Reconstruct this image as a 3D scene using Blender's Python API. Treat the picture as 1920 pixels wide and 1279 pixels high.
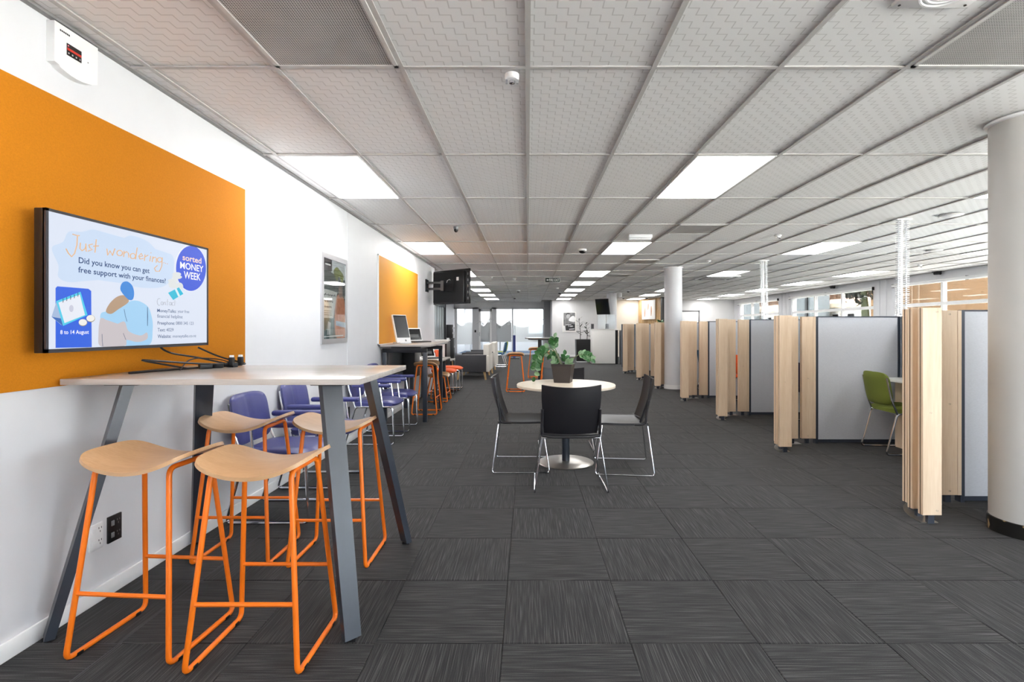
import bpy, bmesh, math, random
from mathutils import Vector, Matrix, Euler
random.seed(7)
for o in list(bpy.data.objects):
    bpy.data.objects.remove(o)
SC = bpy.context.scene
COL = SC.collection
PI = math.pi

# ------------------------------------------------------------------ camera, world, exposure
F, CX, CY, H = 955.0, 989.5, 616.5, 1.26        # focal length / vanishing point in pixels of 1920x1279, eye height
ZC = 2.546                                       # ceiling height
cam_d = bpy.data.cameras.new('camera')
cam = bpy.data.objects.new('camera', cam_d)
COL.objects.link(cam)
cam.location = (0, 0, H)
cam.rotation_euler = (PI / 2, 0, 0)
cam_d.sensor_width = 36.0
cam_d.sensor_fit = 'HORIZONTAL'
cam_d.lens = 36.0 * F / 1920.0
cam_d.shift_x = -(CX - 960.0) / 1920.0
cam_d.shift_y = -(639.5 - CY) / 1920.0
cam_d.clip_start = 0.02
cam_d.clip_end = 300
SC.camera = cam

W = bpy.data.worlds.new('sky')
SC.world = W
W.use_nodes = True
wn = W.node_tree.nodes
wn['Background'].inputs[0].default_value = (0.80, 0.90, 1.0, 1)
SKY = 9.0
wn['Background'].inputs[1].default_value = SKY
PANEL = 9.4                                     # radiance of the LED ceiling panels
SUN = 84.0
sun_d = bpy.data.lights.new('sun', 'SUN')
sun_d.energy = SUN
sun_d.angle = math.radians(0.6)
sun_d.color = (1.0, 0.985, 0.965)
sun = bpy.data.objects.new('sun', sun_d)
COL.objects.link(sun)
sun.rotation_euler = Vector((-0.50, 0.22, -0.88)).to_track_quat('-Z', 'Y').to_euler()   # high sun over the window side
vs = SC.view_settings
vs.view_transform = 'Standard'
vs.look = 'None'
vs.gamma = 1.0
vs.exposure = 0.6
vs.use_curve_mapping = False

# ------------------------------------------------------------------ helpers
def lin(c):
    c = c / 255.0
    return c / 12.92 if c <= 0.04045 else ((c + 0.055) / 1.055) ** 2.4
def rgb(r, g, b):
    return (lin(r), lin(g), lin(b), 1.0)

MATS = {}
def mat(name, col, rough=0.5, metal=0.0, noise=0.04, scale=30.0, bump=0.0, spec=0.5, emit=None, es=0.0, stretch=None, coat=0.0):
    """plain procedural material: colour with a little noise, optional bump"""
    if name in MATS:
        return MATS[name]
    m = bpy.data.materials.new(name)
    m.use_nodes = True
    nt = m.node_tree
    b = nt.nodes['Principled BSDF']
    b.inputs['Roughness'].default_value = rough
    b.inputs['Metallic'].default_value = metal
    b.inputs['Specular IOR Level'].default_value = spec
    b.inputs['Coat Weight'].default_value = coat
    tc = nt.nodes.new('ShaderNodeTexCoord')
    mp = nt.nodes.new('ShaderNodeMapping')
    nz = nt.nodes.new('ShaderNodeTexNoise')
    nz.inputs['Scale'].default_value = scale
    nz.inputs['Detail'].default_value = 4
    nt.links.new(tc.outputs['Object'], mp.inputs['Vector'])
    nt.links.new(mp.outputs['Vector'], nz.inputs['Vector'])
    if stretch:
        mp.inputs['Scale'].default_value = stretch
    rp = nt.nodes.new('ShaderNodeValToRGB')
    rp.color_ramp.elements[0].position = 0.3
    rp.color_ramp.elements[1].position = 0.7
    rp.color_ramp.elements[0].color = tuple(max(0, c * (1 - noise)) for c in col[:3]) + (1,)
    rp.color_ramp.elements[1].color = tuple(min(1, c * (1 + noise)) for c in col[:3]) + (1,)
    nt.links.new(nz.outputs['Fac'], rp.inputs['Fac'])
    nt.links.new(rp.outputs['Color'], b.inputs['Base Color'])
    if bump:
        bp = nt.nodes.new('ShaderNodeBump')
        bp.inputs['Strength'].default_value = bump
        bp.inputs['Distance'].default_value = 0.002
        nt.links.new(nz.outputs['Fac'], bp.inputs['Height'])
        nt.links.new(bp.outputs['Normal'], b.inputs['Normal'])
    if emit:
        b.inputs['Emission Color'].default_value = emit
        b.inputs['Emission Strength'].default_value = es
    MATS[name] = m
    return m

class MB:
    """collects shapes in one bmesh; build() links ONE mesh object"""
    def __init__(self):
        self.bm = bmesh.new()
    def _xf(self, verts, M):
        if M is not None:
            bmesh.ops.transform(self.bm, matrix=M, verts=verts)
    def box(self, x0, x1, y0, y1, z0, z1, M=None, bev=0.0, seg=2):
        r = bmesh.ops.create_cube(self.bm, size=1.0)
        vv = r['verts']
        for v in vv:
            v.co = Vector(((x0 + x1) / 2 + v.co.x * (x1 - x0), (y0 + y1) / 2 + v.co.y * (y1 - y0), (z0 + z1) / 2 + v.co.z * (z1 - z0)))
        if bev:
            ee = list({e for v in vv for e in v.link_edges})
            q = bmesh.ops.bevel(self.bm, geom=ee, offset=bev, segments=seg, profile=0.5, affect='EDGES')
            vv = list({v for f in q['faces'] for v in f.verts} | {v for v in vv if v.is_valid})
        self._xf(vv, M)
        return self
    def tube(self, pts, r, seg=8, closed=False, caps=True):
        pts = [Vector(p) for p in pts]
        n = len(pts)
        rs = r if isinstance(r, (list, tuple)) else [r] * n
        T = []
        for i in range(n):
            if closed:
                t = pts[(i + 1) % n] - pts[i - 1]
            else:
                t = pts[min(i + 1, n - 1)] - pts[max(i - 1, 0)]
            T.append(t.normalized())
        a = Vector((0, 0, 1)) if abs(T[0].z) < 0.9 else Vector((1, 0, 0))
        nrm = T[0].cross(a).normalized()
        rings = []
        for i in range(n):
            if i:
                ax = T[i - 1].cross(T[i])
                if ax.length > 1e-7:
                    nrm = Matrix.Rotation(T[i - 1].angle(T[i]), 3, ax.normalized()) @ nrm
            bn = T[i].cross(nrm).normalized()
            rings.append([self.bm.verts.new(pts[i] + rs[i] * (math.cos(2 * PI * k / seg) * nrm + math.sin(2 * PI * k / seg) * bn)) for k in range(seg)])
        m = n if closed else n - 1
        for i in range(m):
            A, Bq = rings[i], rings[(i + 1) % n]
            off = 0
            if closed and i == n - 1:
                off = min(range(seg), key=lambda k: (A[0].co - Bq[k].co).length)
            for k in range(seg):
                self.bm.faces.new((A[k], A[(k + 1) % seg], Bq[(k + 1 + off) % seg], Bq[(k + off) % seg]))
        if not closed and caps:
            self.bm.faces.new(rings[0][::-1])
            self.bm.faces.new(rings[-1])
        return self
    def lathe(self, prof, seg=24, c=(0, 0), M=None):
        rings = []
        allv = []
        for (r, z) in prof:
            if r < 1e-6:
                ring = [self.bm.verts.new((c[0], c[1], z))]
            else:
                ring = [self.bm.verts.new((c[0] + r * math.cos(2 * PI * k / seg), c[1] + r * math.sin(2 * PI * k / seg), z)) for k in range(seg)]
            rings.append(ring)
            allv += ring
        for A, Bq in zip(rings, rings[1:]):
            for k in range(seg):
                k2 = (k + 1) % seg
                if len(A) == 1 and len(Bq) == 1:
                    continue
                if len(A) == 1:
                    self.bm.faces.new((A[0], Bq[k], Bq[k2]))
                elif len(Bq) == 1:
                    self.bm.faces.new((A[k], A[k2], Bq[0]))
                else:
                    self.bm.faces.new((A[k], A[k2], Bq[k2], Bq[k]))
        self._xf(allv, M)
        return self
    def prism(self, poly, z0, z1, M=None):
        """polygon in xy extruded z0..z1"""
        a = [self.bm.verts.new((p[0], p[1], z0)) for p in poly]
        b = [self.bm.verts.new((p[0], p[1], z1)) for p in poly]
        n = len(poly)
        self.bm.faces.new(a[::-1])
        self.bm.faces.new(b)
        for i in range(n):
            self.bm.faces.new((a[i], a[(i + 1) % n], b[(i + 1) % n], b[i]))
        self._xf(a + b, M)
        return self
    def hull8(self, lo, hi):
        """lo, hi: 4 corner points each (same winding)"""
        a = [self.bm.verts.new(p) for p in lo]
        b = [self.bm.verts.new(p) for p in hi]
        self.bm.faces.new(a[::-1])
        self.bm.faces.new(b)
        for i in range(4):
            self.bm.faces.new((a[i], a[(i + 1) % 4], b[(i + 1) % 4], b[i]))
        return self
    def sheet(self, grid, thick, M=None):
        """grid[i][j] of Vectors -> thick sheet along averaged normals"""
        ni, nj = len(grid), len(grid[0])
        N = [[None] * nj for _ in range(ni)]
        for i in range(ni):
            for j in range(nj):
                du = grid[min(i + 1, ni - 1)][j] - grid[max(i - 1, 0)][j]
                dv = grid[i][min(j + 1, nj - 1)] - grid[i][max(j - 1, 0)]
                q = du.cross(dv)
                N[i][j] = q.normalized() if q.length > 1e-9 else Vector((0, 0, 1))
        a = [[self.bm.verts.new(grid[i][j] + N[i][j] * thick / 2) for j in range(nj)] for i in range(ni)]
        b = [[self.bm.verts.new(grid[i][j] - N[i][j] * thick / 2) for j in range(nj)] for i in range(ni)]
        for i in range(ni - 1):
            for j in range(nj - 1):
                self.bm.faces.new((a[i][j], a[i + 1][j], a[i + 1][j + 1], a[i][j + 1]))
                self.bm.faces.new((b[i][j], b[i][j + 1], b[i + 1][j + 1], b[i + 1][j]))
        rim = [(i, 0) for i in range(ni)] + [(ni - 1, j) for j in range(1, nj)] + [(i, nj - 1) for i in range(ni - 2, -1, -1)] + [(0, j) for j in range(nj - 2, 0, -1)]
        for k in range(len(rim)):
            p, q = rim[k], rim[(k + 1) % len(rim)]
            try:
                self.bm.faces.new((a[p[0]][p[1]], b[p[0]][p[1]], b[q[0]][q[1]], a[q[0]][q[1]]))
            except ValueError:
                pass
        allv = [v for r in a for v in r] + [v for r in b for v in r]
        self._xf(allv, M)
        return self
    def mesh(self, name, ang=40):
        me = bpy.data.meshes.new(name)
        bmesh.ops.recalc_face_normals(self.bm, faces=self.bm.faces)
        self.bm.to_mesh(me)
        self.bm.free()
        me.shade_smooth()
        me.set_sharp_from_angle(angle=math.radians(ang))
        return me
    def build(self, name, m, parent=None, ang=40, loc=None, rz=0.0, label=None):
        me = self.mesh(name, ang)
        return mkobj(name, me, m, parent, loc, rz, label)

def mkobj(name, me, m, parent=None, loc=None, rz=0.0, label=None):
    o = bpy.data.objects.new(name, me)
    COL.objects.link(o)
    if m is not None:
        if len(me.materials) == 0:
            for q in (m if isinstance(m, (list, tuple)) else [m]):
                me.materials.append(q)
    if parent:
        o.parent = parent
    if loc:
        o.location = loc
    o.rotation_euler = (0, 0, rz)
    if label:
        o['label'] = label
    return o

def thing(name, label, cat, loc=(0, 0, 0), rz=0.0, group=None):
    o = bpy.data.objects.new(name, None)
    COL.objects.link(o)
    o.empty_display_size = 0.1
    o.location = loc
    o.rotation_euler = (0, 0, rz)
    o['label'] = label
    o['category'] = cat
    if group:
        o['group'] = group
    return o

def tag(o, label, cat, group=None):
    o['label'] = label
    o['category'] = cat
    if group:
        o['group'] = group
    return o

def struct(o):
    o['kind'] = 'structure'
    return o

def kids(o):
    return [c for c in bpy.data.objects if c.parent == o]

def dup(root, loc, rz=None, label=None, group=None, parent=None):
    r = root.copy()
    COL.objects.link(r)
    r.parent = parent
    if loc is not None:
        r.location = loc
    if rz is not None:
        r.rotation_euler = (0, 0, rz)
    if label:
        r['label'] = label
    if group:
        r['group'] = group
    for ch in root.children:
        dup(ch, None, None, None, None, r)
    return r

def fillet(pts, r, n=4, closed=False):
    pts = [Vector(p) for p in pts]
    N = len(pts)
    out = []
    for i in range(N):
        if not closed and (i == 0 or i == N - 1):
            out.append(pts[i])
            continue
        p, a, b = pts[i], pts[i - 1], pts[(i + 1) % N]
        ra = min(r, (a - p).length * 0.45)
        rb = min(r, (b - p).length * 0.45)
        A = p + (a - p).normalized() * ra
        Bq = p + (b - p).normalized() * rb
        for k in range(n + 1):
            t = k / n
            out.append((1 - t) ** 2 * A + 2 * t * (1 - t) * p + t * t * Bq)
    return out

def text_mesh(s, bold=0.0):
    cu = bpy.data.curves.new('text', 'FONT')
    cu.body = s
    cu.size = 1.0
    cu.resolution_u = 3
    cu.offset = bold
    ob = bpy.data.objects.new('text', cu)
    COL.objects.link(ob)
    bpy.context.view_layer.update()
    dg = bpy.context.evaluated_depsgraph_get()
    me = bpy.data.meshes.new_from_object(ob.evaluated_get(dg))
    bpy.data.objects.remove(ob)
    return me
_ch = text_mesh('H')
CAP = max(v.co.y for v in _ch.vertices)

# floor / wall pixel helpers (measured positions)
def Fl(px, py, z=0.0):
    D = (H - z) * F / (py - CY)
    return ((px - CX) * D / F, D)

# ------------------------------------------------------------------ materials
M_wall = mat('wall_paint', rgb(224, 224, 227), 0.55, noise=0.012, scale=6)
M_wall_dimmed = mat('wall_paint_far', rgb(216, 215, 215), 0.6, noise=0.012, scale=6)  # same wall paint, darkened in colour to tame the panel hotspot
M_cream = mat('wall_paint_cream', rgb(222, 213, 198), 0.6, noise=0.012, scale=6)
M_skirt = mat('skirting_paint', rgb(242, 242, 242), 0.35, noise=0.01)
M_felt = mat('orange_felt', rgb(196, 121, 22), 0.9, noise=0.06, scale=160, bump=0.25, spec=0.2)
M_felt_lit = mat('amber_pinboard', rgb(212, 144, 40), 0.6, noise=0.02, scale=160, spec=0.35)  # the orange felt again, lightened in colour for the light on it
M_white_trim = mat('white_trim', rgb(245, 245, 245), 0.35, noise=0.01)
M_alu = mat('silver_aluminium', rgb(200, 201, 204), 0.32, metal=0.75, noise=0.02)
M_chrome = mat('chrome', rgb(225, 227, 232), 0.12, metal=1.0, noise=0.01)
M_steel = mat('brushed_steel', rgb(178, 174, 168), 0.3, metal=0.95, noise=0.03, stretch=(1, 40, 1))
M_black = mat('black_plastic', rgb(24, 24, 26), 0.4, noise=0.05)
M_blackmetal = mat('black_powdercoat', rgb(30, 31, 35), 0.32, noise=0.05, spec=0.55)
M_leg = mat('charcoal_powdercoat', rgb(48, 54, 64), 0.3, noise=0.05, spec=0.6)
M_orange = mat('orange_powdercoat', rgb(247, 122, 22), 0.35, noise=0.02)
M_blue = mat('blue_vinyl', rgb(66, 70, 128), 0.36, noise=0.05, scale=90, bump=0.05)
M_green = mat('olive_fabric', rgb(112, 124, 44), 0.75, noise=0.08, scale=200, bump=0.2)
M_orangefab = mat('orange_fabric', rgb(232, 92, 30), 0.75, noise=0.06, scale=200, bump=0.2)
M_teal = mat('teal_fabric', rgb(26, 92, 130), 0.75, noise=0.06, scale=200, bump=0.2)
M_lime = mat('lime_fabric', rgb(168, 182, 60), 0.75, noise=0.06, scale=200)
M_plum = mat('plum_fabric', rgb(46, 38, 62), 0.75, noise=0.06, scale=200)
M_shell = mat('black_shell', rgb(31, 30, 34), 0.38, noise=0.05, scale=60, spec=0.5)
M_charfab = mat('charcoal_fabric', rgb(68, 68, 72), 0.8, noise=0.12, scale=120, bump=0.3)
M_creamfab = mat('cream_fabric', rgb(226, 222, 214), 0.8, noise=0.05, scale=150, bump=0.2)
M_panelfab = mat('grey_panel_fabric', rgb(204, 206, 212), 0.85, noise=0.06, scale=60, bump=0.12, spec=0.25, stretch=(1, 1, 7))
M_bluefab = mat('slate_panel_fabric', rgb(112, 124, 138), 0.85, noise=0.06, scale=60, bump=0.12, spec=0.25)
M_darktrim = mat('panel_dark_trim', rgb(52, 58, 70), 0.4, noise=0.03)
M_whitelam = mat('white_laminate', rgb(238, 236, 232), 0.35, noise=0.015)
M_grille = mat('grille_white', rgb(205, 203, 200), 0.5)
M_grey = mat('grey_plastic', rgb(120, 120, 122), 0.5)
M_whitepl = mat('white_plastic', rgb(240, 240, 240), 0.3, noise=0.01)
M_bluep = mat('blue_post', rgb(42, 58, 128), 0.4)
M_tee = mat('ceiling_tee', rgb(196, 193, 190), 0.5, noise=0.02)
M_leaf = mat('leaf_green', rgb(40, 92, 38), 0.35, noise=0.3, scale=24)
M_leaf2 = mat('leaf_pale', rgb(118, 150, 110), 0.4, noise=0.3, scale=24)
M_stem = mat('plant_stem', rgb(96, 104, 74), 0.5, noise=0.15)
M_soil = mat('potting_soil', rgb(44, 36, 30), 0.95, noise=0.3, bump=0.6)
M_pot = mat('planter_brown', rgb(50, 44, 42), 0.32, noise=0.04)
M_darkleaf = mat('dark_foliage', rgb(34, 38, 30), 0.6, noise=0.2)
M_screenblk = mat('dark_screen', rgb(26, 27, 30), 0.12, noise=0.02, spec=0.6)
M_greyscreen = mat('grey_screen', rgb(78, 80, 82), 0.2, noise=0.03)
M_bluecarpet = mat('blue_carpet', rgb(74, 92, 116), 0.95, noise=0.25, scale=150, bump=0.3)

def wood(name, base, dark, grain=(1, 1, 14), rough=0.45, lam=False, scale=7.0):
    m = bpy.data.materials.new(name)
    m.use_nodes = True
    nt = m.node_tree
    b = nt.nodes['Principled BSDF']
    b.inputs['Roughness'].default_value = rough
    tc = nt.nodes.new('ShaderNodeTexCoord')
    oi = nt.nodes.new('ShaderNodeObjectInfo')
    ad = nt.nodes.new('ShaderNodeVectorMath')
    ad.operation = 'ADD'
    ml = nt.nodes.new('ShaderNodeVectorMath')
    ml.operation = 'MULTIPLY'
    ml.inputs[1].default_value = (0, 0, 9.0)
    cb = nt.nodes.new('ShaderNodeCombineXYZ')
    nt.links.new(oi.outputs['Random'], cb.inputs[2])
    nt.links.new(cb.outputs[0], ml.inputs[0])
    nt.links.new(tc.outputs['Object'], ad.inputs[0])
    nt.links.new(ml.outputs[0], ad.inputs[1])
    mp = nt.nodes.new('ShaderNodeMapping')
    inv = [1.0 / g for g in grain]
    mp.inputs['Scale'].default_value = inv
    nt.links.new(ad.outputs[0], mp.inputs['Vector'])
    nz = nt.nodes.new('ShaderNodeTexNoise')
    nz.inputs['Scale'].default_value = scale
    nz.inputs['Detail'].default_value = 5
    nz.inputs['Distortion'].default_value = 1.6
    nt.links.new(mp.outputs[0], nz.inputs['Vector'])
    n2 = nt.nodes.new('ShaderNodeTexNoise')
    n2.inputs['Scale'].default_value = scale * 14
    n2.inputs['Detail'].default_value = 3
    nt.links.new(mp.outputs[0], n2.inputs['Vector'])
    mx = nt.nodes.new('ShaderNodeMath')
    mx.operation = 'MULTIPLY_ADD'
    mx.inputs[1].default_value = 0.4
    nt.links.new(n2.outputs['Fac'], mx.inputs[0])
    m2 = nt.nodes.new('ShaderNodeMath')
    m2.operation = 'MULTIPLY'
    m2.inputs[1].default_value = 0.6
    nt.links.new(nz.outputs['Fac'], m2.inputs[0])
    nt.links.new(m2.outputs[0], mx.inputs[2])
    rp = nt.nodes.new('ShaderNodeValToRGB')
    rp.color_ramp.elements[0].position = 0.33
    rp.color_ramp.elements[1].position = 0.62
    rp.color_ramp.elements[0].color = dark
    rp.color_ramp.elements[1].color = base
    nt.links.new(mx.outputs[0], rp.inputs['Fac'])
    col = rp.outputs['Color']
    if lam:                                   # two glued layers: dark glue line halfway through the thickness
        sp = nt.nodes.new('ShaderNodeSeparateXYZ')
        nt.links.new(tc.outputs['Generated'], sp.inputs[0])
        s1 = nt.nodes.new('ShaderNodeMath')
        s1.operation = 'SUBTRACT'
        s1.inputs[1].default_value = 0.5
        nt.links.new(sp.outputs['Y'], s1.inputs[0])
        s2 = nt.nodes.new('ShaderNodeMath')
        s2.operation = 'ABSOLUTE'
        nt.links.new(s1.outputs[0], s2.inputs[0])
        s3 = nt.nodes.new('ShaderNodeMath')
        s3.operation = 'LESS_THAN'
        s3.inputs[1].default_value = 0.1
        nt.links.new(s2.outputs[0], s3.inputs[0])
        mm = nt.nodes.new('ShaderNodeMixRGB')
        mm.inputs[2].default_value = rgb(96, 70, 46)
        nt.links.new(s3.outputs[0], mm.inputs[0])
        nt.links.new(col, mm.inputs[1])
        col = mm.outputs[0]
    nt.links.new(col, b.inputs['Base Color'])
    MATS[name] = m
    return m
M_maple = wood('maple_board', rgb(238, 214, 186), rgb(226, 197, 164), lam=True)
M_ply = wood('stool_ply', rgb(214, 174, 132), rgb(200, 156, 114), grain=(9, 1, 1), rough=0.32, scale=9)
M_ashtop = wood('pale_ash_laminate', rgb(190, 183, 177), rgb(174, 166, 160), grain=(12, 1, 1), rough=0.22, scale=9)
M_ashround = wood('warm_ash_laminate', rgb(238, 226, 208), rgb(226, 211, 190), grain=(12, 1, 1), rough=0.3, scale=9)
M_slat = wood('slat_timber', rgb(214, 178, 130), rgb(186, 144, 96), grain=(1, 1, 10))
M_timberleg = wood('beech_leg', rgb(226, 190, 140), rgb(208, 166, 112))

def math_node(nt, op, a, b=None, c=None):
    n = nt.nodes.new('ShaderNodeMath')
    n.operation = op
    for i, v in enumerate((a, b, c)):
        if v is None:
            continue
        if isinstance(v, (int, float)):
            n.inputs[i].default_value = v
        else:
            nt.links.new(v, n.inputs[i])
    return n.outputs[0]

def make_ceiling_tile_mat():
    m = bpy.data.materials.new('embossed_ceiling_tile')
    m.use_nodes = True
    nt = m.node_tree
    b = nt.nodes['Principled BSDF']
    b.inputs['Roughness'].default_value = 0.75
    b.inputs['Specular IOR Level'].default_value = 0.25
    uv = nt.nodes.new('ShaderNodeUVMap')
    sp = nt.nodes.new('ShaderNodeSeparateXYZ')
    nt.links.new(uv.outputs[0], sp.inputs[0])
    run, rise, pitch = 0.046, 0.046, 0.092
    u = math_node(nt, 'DIVIDE', sp.outputs[0], run)
    s = math_node(nt, 'FLOOR', u)
    fu = math_node(nt, 'FRACT', u)
    v0 = math_node(nt, 'SUBTRACT', sp.outputs[1], math_node(nt, 'MULTIPLY', s, rise))
    fv = math_node(nt, 'FRACT', math_node(nt, 'DIVIDE', v0, pitch))
    # stair-shaped ridge: runs along u, risers along v
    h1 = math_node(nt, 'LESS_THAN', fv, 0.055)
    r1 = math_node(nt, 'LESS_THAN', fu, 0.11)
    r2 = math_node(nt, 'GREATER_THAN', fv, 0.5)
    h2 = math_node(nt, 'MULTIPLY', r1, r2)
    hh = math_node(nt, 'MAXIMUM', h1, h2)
    bp = nt.nodes.new('ShaderNodeBump')
    bp.inputs['Strength'].default_value = 0.9
    bp.inputs['Distance'].default_value = 0.004
    bp.invert = True
    nt.links.new(hh, bp.inputs['Height'])
    nt.links.new(bp.outputs['Normal'], b.inputs['Normal'])
    nz = nt.nodes.new('ShaderNodeTexNoise')
    nz.inputs['Scale'].default_value = 2.5
    nt.links.new(uv.outputs[0], nz.inputs['Vector'])
    rp = nt.nodes.new('ShaderNodeValToRGB')
    rp.color_ramp.elements[0].color = rgb(240, 239, 238)
    rp.color_ramp.elements[1].color = rgb(246, 245, 244)
    nt.links.new(nz.outputs['Fac'], rp.inputs['Fac'])
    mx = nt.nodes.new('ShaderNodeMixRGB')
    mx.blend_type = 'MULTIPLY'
    mx.inputs[2].default_value = (0.72, 0.71, 0.70, 1)  # shade of the embossed lines darkened into the colour
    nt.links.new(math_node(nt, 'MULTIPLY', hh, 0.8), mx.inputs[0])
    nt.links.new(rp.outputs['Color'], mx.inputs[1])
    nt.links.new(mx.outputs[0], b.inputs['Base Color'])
    return m
M_ctile = make_ceiling_tile_mat()

def make_carpet_mat():
    m = bpy.data.materials.new('striped_carpet')
    m.use_nodes = True
    nt = m.node_tree
    b = nt.nodes['Principled BSDF']
    b.inputs['Roughness'].default_value = 0.85
    b.inputs['Specular IOR Level'].default_value = 0.3
    b.inputs['Sheen Weight'].default_value = 0.07
    b.inputs['Sheen Roughness'].default_value = 0.5
    uv = nt.nodes.new('ShaderNodeUVMap')
    oi = nt.nodes.new('ShaderNodeObjectInfo')
    ml = math_node(nt, 'MULTIPLY', oi.outputs['Random'], 37.0)
    cb = nt.nodes.new('ShaderNodeCombineXYZ')
    nt.links.new(ml, cb.inputs[0])
    nt.links.new(ml, cb.inputs[1])
    ad = nt.nodes.new('ShaderNodeVectorMath')
    nt.links.new(uv.outputs[0], ad.inputs[0])
    nt.links.new(cb.outputs[0], ad.inputs[1])
    def layer(sx, sy, det):
        mp = nt.nodes.new('ShaderNodeMapping')
        mp.inputs['Scale'].default_value = (sx, sy, 1)
        nt.links.new(ad.outputs[0], mp.inputs['Vector'])
        nz = nt.nodes.new('ShaderNodeTexNoise')
        nz.inputs['Scale'].default_value = 1.0
        nz.inputs['Detail'].default_value = det
        nt.links.new(mp.outputs[0], nz.inputs['Vector'])
        return nz.outputs['Fac']
    a = layer(3.2, 190, 1)
    c = layer(8, 420, 0)
    d = layer(500, 500, 0)
    s = math_node(nt, 'ADD', math_node(nt, 'MULTIPLY', a, 0.55), math_node(nt, 'MULTIPLY', c, 0.35))
    s = math_node(nt, 'ADD', s, math_node(nt, 'MULTIPLY', d, 0.22))
    rp = nt.nodes.new('ShaderNodeValToRGB')
    e = rp.color_ramp.elements
    e[0].position = 0.42
    e[0].color = rgb(26, 26, 28)
    e[1].position = 0.72
    e[1].color = rgb(80, 79, 79)
    q = e.new(0.56)
    q.color = rgb(39, 39, 40)
    nt.links.new(s, rp.inputs['Fac'])
    nt.links.new(rp.outputs['Color'], b.inputs['Base Color'])
    bp = nt.nodes.new('ShaderNodeBump')
    bp.inputs['Strength'].default_value = 0.4
    bp.inputs['Distance'].default_value = 0.003
    nt.links.new(s, bp.inputs['Height'])
    nt.links.new(bp.outputs['Normal'], b.inputs['Normal'])
    return m
M_carpet = make_carpet_mat()

def make_glass(name, tint=(0.96, 0.98, 0.98, 1), rough=0.02, fac=0.5):
    m = bpy.data.materials.new(name)
    m.use_nodes = True
    nt = m.node_tree
    for n in list(nt.nodes):
        nt.nodes.remove(n)
    out = nt.nodes.new('ShaderNodeOutputMaterial')
    tr = nt.nodes.new('ShaderNodeBsdfTransparent')
    tr.inputs[0].default_value = tint
    gl = nt.nodes.new('ShaderNodeBsdfGlossy')
    gl.inputs['Roughness'].default_value = rough
    fr = nt.nodes.new('ShaderNodeFresnel')
    fr.inputs[0].default_value = 1.45
    sc = math_node(nt, 'MULTIPLY', fr.outputs[0], fac)
    mx = nt.nodes.new('ShaderNodeMixShader')
    nt.links.new(sc, mx.inputs[0])
    nt.links.new(tr.outputs[0], mx.inputs[1])
    nt.links.new(gl.outputs[0], mx.inputs[2])
    nt.links.new(mx.outputs[0], out.inputs[0])
    return m
M_glass = make_glass('window_glass')
M_tint2 = make_glass('shopfront_glass', (0.74, 0.745, 0.75, 1), 0.02, 0.35)  # tint holds back light from the added rear glazing
M_tint = make_glass('tinted_window_glass', (0.46, 0.465, 0.46, 1), 0.02, 0.35)  # tint added on the visible bays to dim the outside
def make_frost(name, col, op):
    m = make_glass(name)
    nt = m.node_tree
    out = [n for n in nt.nodes if n.type == 'OUTPUT_MATERIAL'][0]
    base = out.inputs[0].links[0].from_socket
    df = nt.nodes.new('ShaderNodeBsdfDiffuse')
    df.inputs[0].default_value = col
    tl = nt.nodes.new('ShaderNodeBsdfTranslucent')
    tl.inputs[0].default_value = col
    a = nt.nodes.new('ShaderNodeMixShader')
    a.inputs[0].default_value = 0.5
    nt.links.new(df.outputs[0], a.inputs[1])
    nt.links.new(tl.outputs[0], a.inputs[2])
    b = nt.nodes.new('ShaderNodeMixShader')
    b.inputs[0].default_value = op
    nt.links.new(base, b.inputs[1])
    nt.links.new(a.outputs[0], b.inputs[2])
    nt.links.new(b.outputs[0], out.inputs[0])
    return m
M_frost = make_frost('frosted_film', (0.93, 0.93, 0.93, 1), 0.75)
M_frostgrey = make_frost('grey_frosted_film', (0.50, 0.50, 0.50, 1), 0.85)
M_acrylic = make_frost('clear_acrylic', (0.9, 0.93, 0.95, 1), 0.18)

def emit_mat(name, col, s):
    m = bpy.data.materials.new(name)
    m.use_nodes = True
    b = m.node_tree.nodes['Principled BSDF']
    b.inputs['Base Color'].default_value = (0.6, 0.6, 0.6, 1)
    b.inputs['Roughness'].default_value = 0.5
    b.inputs['Emission Color'].default_value = col
    b.inputs['Emission Strength'].default_value = s
    return m
M_panel = emit_mat('led_diffuser', (1.0, 0.99, 0.98, 1), PANEL)
def scr(name, r, g, b, s=0.62):                      # lit pixels of a screen: black surface that emits its colour
    key = 'screen_' + name
    if key in MATS:
        return MATS[key]
    m = bpy.data.materials.new(key)
    m.use_nodes = True
    p = m.node_tree.nodes['Principled BSDF']
    p.inputs['Base Color'].default_value = (0.02, 0.02, 0.02, 1)
    p.inputs['Roughness'].default_value = 0.25
    p.inputs['Specular IOR Level'].default_value = 0.25
    p.inputs['Emission Color'].default_value = rgb(r, g, b)
    p.inputs['Emission Strength'].default_value = s
    MATS[key] = m
    return m

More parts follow.
